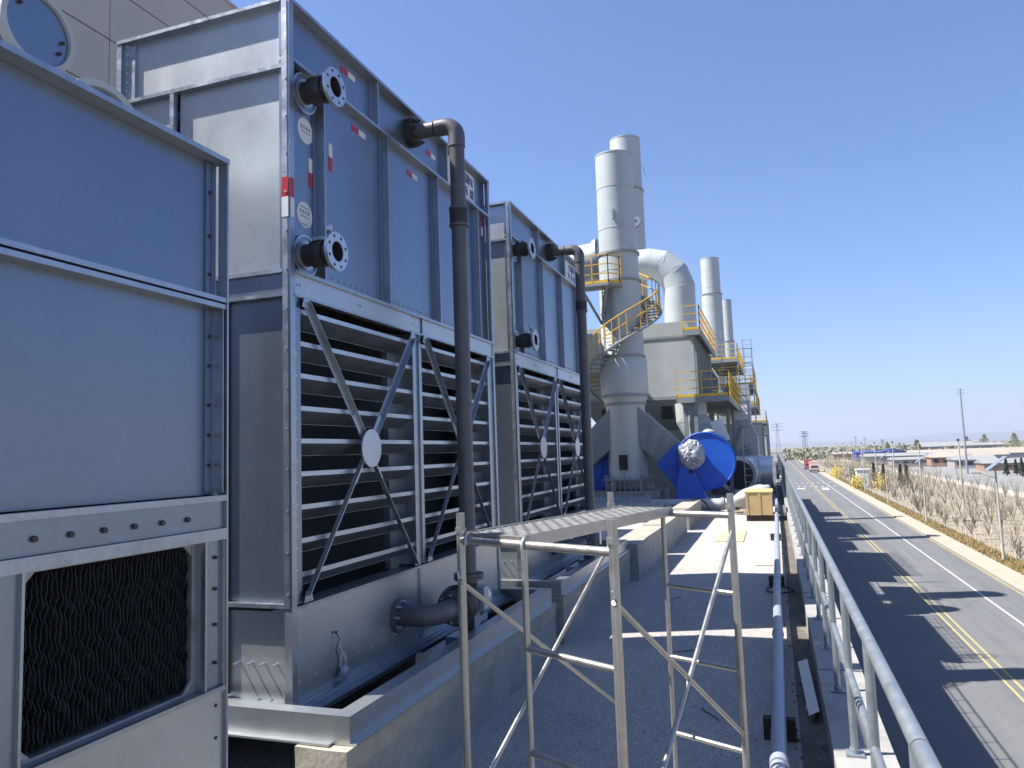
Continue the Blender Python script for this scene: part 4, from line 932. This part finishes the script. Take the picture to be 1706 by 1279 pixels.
me = bpy.data.meshes.new('bulk_sack'); bm.to_mesh(me); bm.free(); me.materials.append(sackm); me.polygons.foreach_set('use_smooth', [True]*len(me.polygons)); o = bpy.data.objects.new('bulk_sack', me); COL.objects.link(o); o.location = (-.95, 29.0, .68); tag(o, 'rolled white sack leaning behind the yellow crate', 'sack')
for i in range(9):
    x, y = rnd.uniform(-3.2, -.4), rnd.uniform(28.3, 30.0)
    m = MB().beam((x, y, .05), (x+rnd.uniform(.3, .9), y+rnd.uniform(-.2, .2), .06), rnd.uniform(.06, .2), .05); m.build('timber_offcut', card if i % 2 else darkw, None, 'timber offcut strewn between the crate and the blue fan', 'offcut', 'timber offcuts on the roof')

# ------------------------------------------------------------------ roadside nursery
def bare_tree(seed, h, trunk_h, nb, spread, shrub=False):
    g = random.Random(seed); T, Lm, K = MB(), MB(), MB()
    if not shrub:
        K.tube([(0, 0, 0), (.01, 0, trunk_h*.75)], [.055, .045], 7); T.tube([(.01, 0, trunk_h*.75), (0, .01, trunk_h*1.05)], [.045, .05], 6)
    base = Vector((0, 0, trunk_h if not shrub else .05))
    for i in range(nb):
        a = 2*math.pi*i/nb+g.uniform(-.3, .3); tilt = g.uniform(.25, .6)*spread; ln = (h-trunk_h)*g.uniform(.75, 1.05)
        p = [base]; d = Vector((math.cos(a)*math.sin(tilt), math.sin(a)*math.sin(tilt), math.cos(tilt)))
        for k in range(4): d = (d+Vector((g.uniform(-.12, .12), g.uniform(-.12, .12), .12))).normalized(); p.append(p[-1]+d*ln/4)
        T.tube(p, [.032, .026, .019, .012, .006] if not shrub else [.02, .016, .012, .008, .004], 4, caps=False)
        for k in range(6 if not shrub else 7):
            f = g.uniform(.2, .98); j = min(3, int(f*4)); q = p[j].lerp(p[j+1], f*4-j)
            dd = (d+Vector((g.uniform(-1, 1), g.uniform(-1, 1), g.uniform(-.1, .8)))*.8).normalized(); l2 = ln*g.uniform(.18, .42)
            e = q+dd*l2; Lm.tube([q, q.lerp(e, .5)+Vector((0, 0, .03)), e], [.009, .007, .003], 3, caps=False)
            for _ in range(2):
                q2 = q.lerp(e, g.uniform(.3, .9)); e2 = q2+(dd+Vector((g.uniform(-1, 1), g.uniform(-1, 1), g.uniform(-.2, .7)))).normalized()*l2*.5; Lm.tube([q2, e2], [.005, .003], 3, caps=False)
    return K, T, Lm
protos = []
for i in range(5):
    h = 2.6+.38*i; K, T, Lm = bare_tree(20+i, h, 1.15+.1*(i % 3), 5+i % 3, 1.0)
    protos.append((K.mesh('limewashed_trunk'), T.mesh('limbs'), Lm.mesh('crown')))
    for me, mt in zip(protos[-1], (limew, bark, twigm)): me.materials.append(mt)
sh = []
for i in range(3):
    K, T, Lm = bare_tree(50+i, 1.5+.2*i, .1, 9, 1.1, True); T.add(Lm.v, Lm.f); me = T.mesh('twigs'); me.materials.append(shrubm); sh.append(me)
spots = []
rows = [(18.5, 4.6, 0), (21.4, 4.6, 1), (24.6, 5.0, 0), (28.2, 5.2, 1), (32.0, 5.6, 0), (36.2, 5.8, 1)]
for x, st_, kk in rows:
    y = 62+x*2.2-30+rnd.uniform(0, 2)
    while y < 360: spots.append((x+rnd.uniform(-.2, .2), y+rnd.uniform(-.35, .35), kk)); y += st_
spots = [s for s in spots if s[0]/s[1] < .36]
spots.sort(key=lambda s: s[1])
SG = 'young trees planted in rows beside the road'
near, far = spots[:290], spots[290:]
for i, (x, y, kk) in enumerate(near):
    pr = protos[rnd.randrange(5)]; r = bpy.data.objects.new('sapling', None); COL.objects.link(r); r.location = (x, y, GZ+.03); r.empty_display_size = .1
    s = rnd.uniform(.72, 1.2); r.scale = (s, s, s*rnd.uniform(.92, 1.1)); r.rotation_euler = (rnd.uniform(-.04, .04), rnd.uniform(-.04, .04), rnd.uniform(0, 6.28)); tag(r, 'bare young tree with a limewashed trunk in the roadside nursery rows', 'tree', SG)
    for me in pr: c = bpy.data.objects.new(me.name, me); COL.objects.link(c); c.parent = r
big = MB(); bigk = MB()
K, T, Lm = bare_tree(99, 4.0, 1.3, 5, 1.0)
for x, y, kk in far:
    mtx = Matrix.Translation((x, y, GZ+.03)) @ Matrix.Rotation(rnd.uniform(0, 6.28), 4, 'Z') @ Matrix.Scale(rnd.uniform(.85, 1.2), 4)
    big.add([mtx @ p for p in T.v], T.f); big.add([mtx @ p for p in Lm.v[:len(Lm.v)]], Lm.f); bigk.add([mtx @ p for p in K.v], K.f)
if far:
    nsr = big.build('distant_saplings', twigm, None, 'bare twigs of the far nursery rows running along the road', 'trees', kind='stuff')
    bigk.build('distant_trunks', limew, None, 'pale limewashed trunks of the far nursery rows', 'trees', kind='stuff')
for i in range(70):
    y = 58+i*2.6+rnd.uniform(-.5, .5); x = rnd.choice([18.9, 19.4, 21.5, 23.7, 26.1, 28.8])+rnd.uniform(-.4, .4)
    if x/y > .36: continue
    o = bpy.data.objects.new('dry_shrub', sh[i % 3]); COL.objects.link(o); o.location = (x, y, GZ+.03); s = rnd.uniform(.7, 1.15); o.scale = (s, s, s); o.rotation_euler = (0, 0, rnd.uniform(0, 6)); tag(o, 'low leafless brown shrub between the nursery trees', 'shrub', 'dry shrubs between the trees')
# dry grass on the verge and weeds in the nursery
m = MB(); g = random.Random(3)
for i in range(15000):
    y = 55+(g.random()**1.6)*190; x = g.uniform(16.5, 18.3) if i % 3 else g.uniform(18, 38)
    hh = g.uniform(.12, .38)*(1 if i % 3 else .8); a = g.uniform(0, 6.28); q = Vector((x, y, GZ+.03)); s = Vector((math.cos(a), math.sin(a), 0))*.05; ln_ = Vector((g.uniform(-.12, .12), g.uniform(-.12, .12), hh))
    m.add([q-s, q+s, q+ln_], [(0, 1, 2)])
m.build('dry_grass', verge, None, 'dry yellow grass tufts on the verge', 'grass', kind='stuff')
# stakes painted white between rows
stakes = MB().tube([(0, 0, 0), (0, 0, 2.6)], .03, 6).mesh('stake'); stakes.materials.append(limew)
for i in range(70):
    y = 66+i*3.1; x = rnd.choice([19.5, 21.6, 23.8, 26.2])+rnd.uniform(-.2, .2)
    if x/y > .35: continue
    o = bpy.data.objects.new('nursery_stake', stakes); COL.objects.link(o); o.location = (x, y, GZ); o.scale = (1, 1, rnd.uniform(.7, 1.15)); o.rotation_euler = (rnd.uniform(-.03, .03), rnd.uniform(-.03, .03), 0); tag(o, 'thin pale wooden stake among the nursery trees', 'stake', 'stakes among the nursery trees')
# solar street lamps
def lamp(x, y):
    t = thing('solar_street_lamp', (x, y, GZ), 'slim solar street lamp at the back of the pavement', 'street lamp', 'solar street lamps along the pavement')
    MB().tube([(x, y, GZ), (x, y, GZ+8.0)], [.11, .065], 10).build('pole', polem, t)
    MB().cyl((x, y, GZ), (x, y, GZ+.35), .16, n=10).build('pole_base', polem, t)
    MB().tube([(x, y, GZ+6.8), (x-1.2, y, GZ+7.2)], .035, 6).build('arm', polem, t); B(x-1.75, x-1.1, y-.12, y+.12, GZ+7.18, GZ+7.28).build('lamp_head', polegr, t)
    mt = Matrix.Translation((x+.1, y, GZ+8.0)) @ Matrix.Rotation(R(-38), 4, 'Y'); MB().box(-1.0, .9, -.6, .6, 0, .05, mt).build('solar_panel', panelm, t)
    B(x-.15, x+.15, y-.15, y+.15, GZ+7.6, GZ+7.85).build('battery_box', polegr, t)
for i in range(9): lamp(17.25, 72.4+33*i)
def pole(x, y, h, label, grp, arms=True, mt=polem, r=.16):
    t = thing('utility_pole', (x, y, GZ), label, 'pole', grp)
    MB().tube([(x, y, GZ), (x, y, GZ+h)], [r, r*.6], 8).build('shaft', mt, t)
    if arms:
        for dz in (.5, 1.5): B(x-1.1, x+1.1, y-.06, y+.06, GZ+h-dz, GZ+h-dz+.12).build('cross_arm', mt, t)
    else: MB().cyl((x, y, GZ+h), (x, y, GZ+h+.3), .2, n=8).build('cap', iron, t)
for i in range(9): pole(26.4+i*.05, 96+34*i, 9.9, 'tall capped concrete pole standing among the nursery trees', 'capped poles among the nursery trees', False)
q = PZ(1612, 790, GZ); pole(q.x, q.y, 25, 'tall steel power pole with crossarms beyond the grey plot', None, True, polegr, .35)
def pylon(x, y, h, label):
    t = thing('pylon', (x, y, GZ), label, 'pylon', 'power pylons on the horizon'); m = MB(); b = h*.07
    for sx in (-1, 1):
        for sy in (-1, 1): m.beam((x+sx*b, y+sy*b, GZ), (x+sx*.4, y+sy*.4, GZ+h), .35, .35, (1, 0, 0))
    n = 7
    for k in range(n):
        f0, f1 = k/n, (k+1)/n; w0, w1 = b*(1-f0)+.4*f0, b*(1-f1)+.4*f1
        m.beam((x-w0, y, GZ+h*f0), (x+w1, y, GZ+h*f1), .2, .2); m.beam((x+w0, y, GZ+h*f0), (x-w1, y, GZ+h*f1), .2, .2)
    m.build('lattice', polegr, t)
    for f in (.8, .9, .98): MB().beam((x-h*.16, y, GZ+h*f), (x+h*.16, y, GZ+h*f), .4, .4).build('cross_arm', polegr, t)
for u, ub, ud in ((1294, 705, 700), (1338, 718, 620), (1342, 718, 900), (1425, 726, 1500), (1440, 728, 1700), (1470, 732, 800)):
    qq = PY(u, ub, ud); pylon(qq.x, ud, qq.z-GZ, 'tall lattice pylon close to the far end of the plant' if u < 1300 else 'lattice pylon on the horizon beyond the two trucks' if u < 1400 else 'faint lattice pylon on the hazy horizon behind the nursery sheds')
# cabinet, blossom shrubs, vehicles
q = PZ(1434, 808, GZ)
t = thing('utility_cabinet', (18.6, 188, GZ), 'pale utility cabinet between yellow bushes by the pavement', 'cabinet')
B(17.3, 20.0, 186.6, 189.2, GZ+.3, GZ+4.0).build('cabinet_body', cabm, t); B(17.1, 20.2, 186.4, 189.4, GZ+4.0, GZ+4.25).build('cabinet_roof', white, t); B(17.3, 20.0, 186.6, 189.2, GZ, GZ+.3).build('cabinet_base', conc, t)
for x in (17.45, 18.7): B(x, x+1.15, 186.56, 186.6, GZ+.5, GZ+3.7).build('cabinet_door', cabm, t)
def blossom(x, y, r, mt, nm, label, grp, h=None, n=700):
    m = MB(); g = random.Random(int(x*91+y)); h = h or r*1.2
    for i in range(n):
        a, b, c = g.gauss(0, .5), g.gauss(0, .5), g.gauss(0, .5); p = Vector((x+a*r, y+b*r, GZ+h*.62+c*h*.7))
        if p.z < GZ+.1: continue
        s = r*.11*g.uniform(.5, 1.3); d1 = Vector((g.uniform(-1, 1), g.uniform(-1, 1), g.uniform(-1, 1))).normalized()*s; d2 = d1.orthogonal().normalized()*s
        m.add([p+d1, p+d2, p-d1*.6-d2*.8], [(0, 1, 2)])
    t = thing(nm, (x, y, GZ), label, 'bush', grp); m.build('crown', mt, t); st2 = MB()
    for k in range(6): st2.tube([(x, y, GZ), (x+g.uniform(-.5, .5)*r, y+g.uniform(-.5, .5)*r, GZ+h*.7)], .04, 4)
    st2.build('stems', bark, t)
for x, y, r in ((16.9, 181, 1.5), (20.9, 176, 1.6), (17.3, 243, 1.7), (18.4, 262, 1.5)): blossom(x, y, r, forsy, 'forsythia_bush', 'round yellow blossom bush next to the utility cabinet' if y < 200 else 'round yellow blossom bush far along the pavement beyond the cabinet', 'yellow blossom bushes', 2.3)
blossom(20.5, 232, 1.8, palegr, 'green_bush', 'pale green leafy bush beyond the utility cabinet', None, 3.2)
for i in range(14): blossom(45.5+(i % 2)*.8+i*.2, 132+i*2.6, .7, evergr, 'evergreen_shrub', 'small dark evergreen shrub in the row at the plot edge', 'evergreen shrubs at the plot edge', 1.5, 260)
def truck(x, y, label, body, cabc, L=7.5, W=2.6, Hh=3.2):
    t = thing('truck', (x, y, GZ), label, 'truck'); 
    B(x-W/2, x+W/2, y+2.2, y+L, GZ+1.0, GZ+Hh).build('cargo_body', body, t)
    c = MB().prism([(x-W/2+.1, y, GZ+.6), (x-W/2+.1, y, GZ+1.6), (x-W/2+.1, y+.5, GZ+2.7), (x-W/2+.1, y+2.0, GZ+2.8), (x-W/2+.1, y+2.0, GZ+.6)], (W-.2, 0, 0)); c.build('cab', cabc, t)
    MB().prism([(x-W/2+.3, y-.0, GZ+1.66), (x+W/2-.3, y-.0, GZ+1.66), (x+W/2-.3, y+.40, GZ+2.55), (x-W/2+.3, y+.40, GZ+2.55)], (0, -.02, .01)).build('windscreen', glassd, t)
    B(x-W/2+.15, x+W/2-.15, y-.12, y+.05, GZ+.5, GZ+.85).build('bumper', tyre, t)
    for s in (-1, 1): MB().cyl((x+s*(W/2-.5), y-.02, GZ+1.15), (x+s*(W/2-.5), y-.05, GZ+1.15), .14, n=10).build('headlight', white, t)
    for yy in (y+1.1, y+L-1.5):
        for s in (-1, 1): MB().cyl((x+s*(W/2-.02), yy, GZ+.5), (x+s*(W/2-.32), yy, GZ+.5), .5, n=16).build('wheel', tyre, t)
truck(12.9, 330, 'red truck driving behind the pale pink one', truckr, truckr, 9, 3.0, 4.2); truck(13.6, 296, 'pale pink truck leading the red one along the road', truckp, truckp, 7, 3.2, 3.9)
t = thing('gate_house', (3, 430, GZ), 'low pale gatehouse across the far end of the road', 'building')
B(-8, 14, 640, 646, GZ+3.6, GZ+5).build('canopy', wallw, t); [B(x, x+1, 641, 645, GZ, GZ+3.6).build('pillar', wallw, t) for x in (-7, 2, 12)]
# ------------------------------------------------------------------ far farm and sheds
def shed(x, y, wd, dp, h, rh, wall, roof, label, cat='building', win=0, ridge='x', grp=None):
    wd *= .8; h *= .72; rh *= .6; t = thing('farm_building', (x, y, GZ), label, cat, grp)
    B(x-wd/2, x+wd/2, y, y+dp, GZ, GZ+h).build('wall', wall, t)
    a, b, c, d = (x-wd/2-.5, y-.5), (x+wd/2+.5, y-.5), (x+wd/2+.5, y+dp+.5), (x-wd/2-.5, y+dp+.5)
    z = GZ+h
    if ridge == 'x': r0, r1 = (x-wd/2-.5, y+dp/2), (x+wd/2+.5, y+dp/2)
    else: r0, r1 = (x, y-.5), (x, y+dp+.5)
    v = [(*a, z+.02), (*b, z+.02), (*c, z+.02), (*d, z+.02), (*r0, z+rh), (*r1, z+rh)]
    fs = [(0, 1, 5, 4), (2, 3, 4, 5), (3, 0, 4), (1, 2, 5), (3, 2, 1, 0)] if ridge == 'x' else [(1, 2, 5, 4), (3, 0, 4, 5), (0, 1, 4), (2, 3, 5), (3, 2, 1, 0)]
    MB().add(v, fs).build('roof', roof, t)
    for i in range(win):
        xx = x-wd/2+wd*(i+.5)/win; B(xx-.9, xx+.9, y-.06, y+.05, GZ+1.2, GZ+h-.6).build('window', glassd, t)
    return t
def at(u, v, Yd): q = PZ(u, v, GZ); return q.x*Yd/q.y
F = lambda u, Yd: PY(u, 745-.034*(u-1289)+0, Yd).x
shed(F(1622, 300), 300, 16, 12, 4.2, 2.4, wallw, metalr, 'white farmhouse with grey roof and dark windows beyond the plots', win=4)
shed(F(1650, 330), 330, 14, 12, 5.5, 2.0, wallw, rooft, 'white farmhouse with a violet tinted wall beyond the plots', win=3)
shed(F(1590, 340), 340, 22, 14, 4.6, 2.0, brickr, rooft, 'long brick farm shed beside the power pole', win=5)
shed(F(1690, 420), 420, 110, 60, 4.2, 4, wallw, rooft, 'very long pale roofed hall on the right horizon'); shed(F(1600, 620), 620, 70, 30, 8, 3, metalr, metalr, 'grey metal hall on the horizon behind the brick shed')
shed(F(1585, 700), 720, 50, 30, 10, 2.5, metalr, metalr, 'taller grey hall on the horizon', ridge='x'); shed(F(1500, 380), 390, 36, 16, 5, 2.2, wallw, metalr, 'long low pale shed behind the nursery')
shed(F(1462, 430), 440, 24, 18, 7, 1.6, roofb, roofb, 'blue walled shed on the horizon behind the nursery'); shed(F(1493, 400), 410, 14, 12, 7.5, 3.0, roofb, roofb, 'small dark blue roofed shed with pale annex', ridge='y')
shed(F(1530, 350), 350, 26, 12, 3.6, 1.6, wallw, metalr, 'low grey shed row behind the grey plot', win=6); shed(F(1440, 520), 520, 46, 18, 5, 2, brickr, rooft, 'low brick shed far down the nursery')
shed(F(1398, 700), 700, 50, 16, 4.5, 2, wallw, metalr, 'pale low shed far beyond the trucks'); shed(F(1690, 270), 270, 22, 10, 3.4, 2.2, brickr, metalr, 'brick barn with pale lean-to near the dark conifers', win=4)
# solar trackers and dark conifers on the plots
def tree(x, y, h, r, mt, label, grp, nm='conifer', n=900):
    t = thing(nm, (x, y, GZ), label, 'tree', grp); g = random.Random(int(x*7+y*3)); MB().tube([(x, y, GZ), (x, y, GZ+h*.8)], [.18, .05], 6).build('trunk', bark, t); m = MB()
    for i in range(n):
        f = g.random()**.8; rr = r*(1-f*.85)*math.sqrt(g.random())*(.75+.5*noise.noise(Vector((x, y, f*4)))); a = g.uniform(0, 6.28); p = Vector((x+rr*math.cos(a), y+rr*math.sin(a), GZ+.4+f*(h-.4))); s = .16*g.uniform(.6, 1.6)*(h/4)**.5
        d1 = Vector((g.uniform(-1, 1), g.uniform(-1, 1), g.uniform(-1, 1))).normalized()*s; d2 = d1.orthogonal()*1.0; m.add([p+d1, p+d2, p-d1-d2*.5], [(0, 1, 2)])
    m.build('crown', mt, t)
for u, yy, h in ((1672, 235, 4.5), (1688, 240, 4.2), (1698, 225, 4.8), (1452, 210, 5), (1468, 190, 5), (1496, 185, 5), (1506, 190, 5)): tree(F(u, yy), yy, h, 1.1, evergr, 'slim dark conifer on the plots beyond the nursery', 'slim dark conifers')
for u, yy, h, r in ((1527, 480, 11, 6), (1478, 560, 10, 5), (1690, 700, 14, 9), (1640, 760, 14, 10), (1610, 800, 13, 9)): tree(F(u, yy), yy, h, r, palegr, 'rounded pale spring tree on the horizon among the sheds', 'pale trees on the horizon', 'broadleaf_tree', 1400)
m = MB(); g = random.Random(11)
for i in range(16000):
    y = g.uniform(520, 1500); x = F(g.uniform(1305, 1760), y); h = g.uniform(1.5, 8)*(.6+.8*abs(noise.noise(Vector((x*.01, y*.01, 0))))); p = Vector((x, y, GZ+h*g.random())); s = g.uniform(.7, 2.0)
    d1 = Vector((g.uniform(-1, 1), g.uniform(-1, 1), g.uniform(-1, 1))).normalized()*s; d2 = d1.orthogonal(); m.add([p+d1, p+d2, p-d1-d2*.5], [(0, 1, 2)])
m.build('distant_wood', palegr, None, 'hazy belt of scrub and trees along the horizon', 'trees', kind='stuff')
# hills
m = MB(); vs = []; n = 60
for i in range(n+1):
    x = -2500+i*130; hh = 40+70*max(0, noise.noise(Vector((i*.11, 3, 0))))+25*noise.noise(Vector((i*.4, 1, 0)))+max(0, (x-1200)/4500)*150
    vs += [(x, 6500, GZ-5), (x, 7200, GZ+hh*.55), (x, 8200, GZ+hh)]
fs = []
for i in range(n):
    a = i*3; fs += [(a, a+3, a+4, a+1), (a+1, a+4, a+5, a+2)]
m.add(vs, fs, True); m.build('hills', hillm, None, kind='structure')
# air
hm = bpy.data.materials.new('thin air'); hm.use_nodes = True; hn = hm.node_tree
for n_ in list(hn.nodes): hn.nodes.remove(n_)
ho = hn.nodes.new('ShaderNodeOutputMaterial'); pv = hn.nodes.new('ShaderNodeVolumePrincipled'); pv.inputs['Color'].default_value = (.80, .86, 1, 1); pv.inputs['Density'].default_value = .00016; pv.inputs['Anisotropy'].default_value = .2
hn.links.new(pv.outputs[0], ho.inputs['Volume'])
MB().box(-9500, 9500, -400, 16500, GZ-8, 330).build('haze', hm, None, 'thin pale haze', kind='stuff')
# tidy helper tags
for o in bpy.data.objects:
    if '_o' in o: del o['_o']
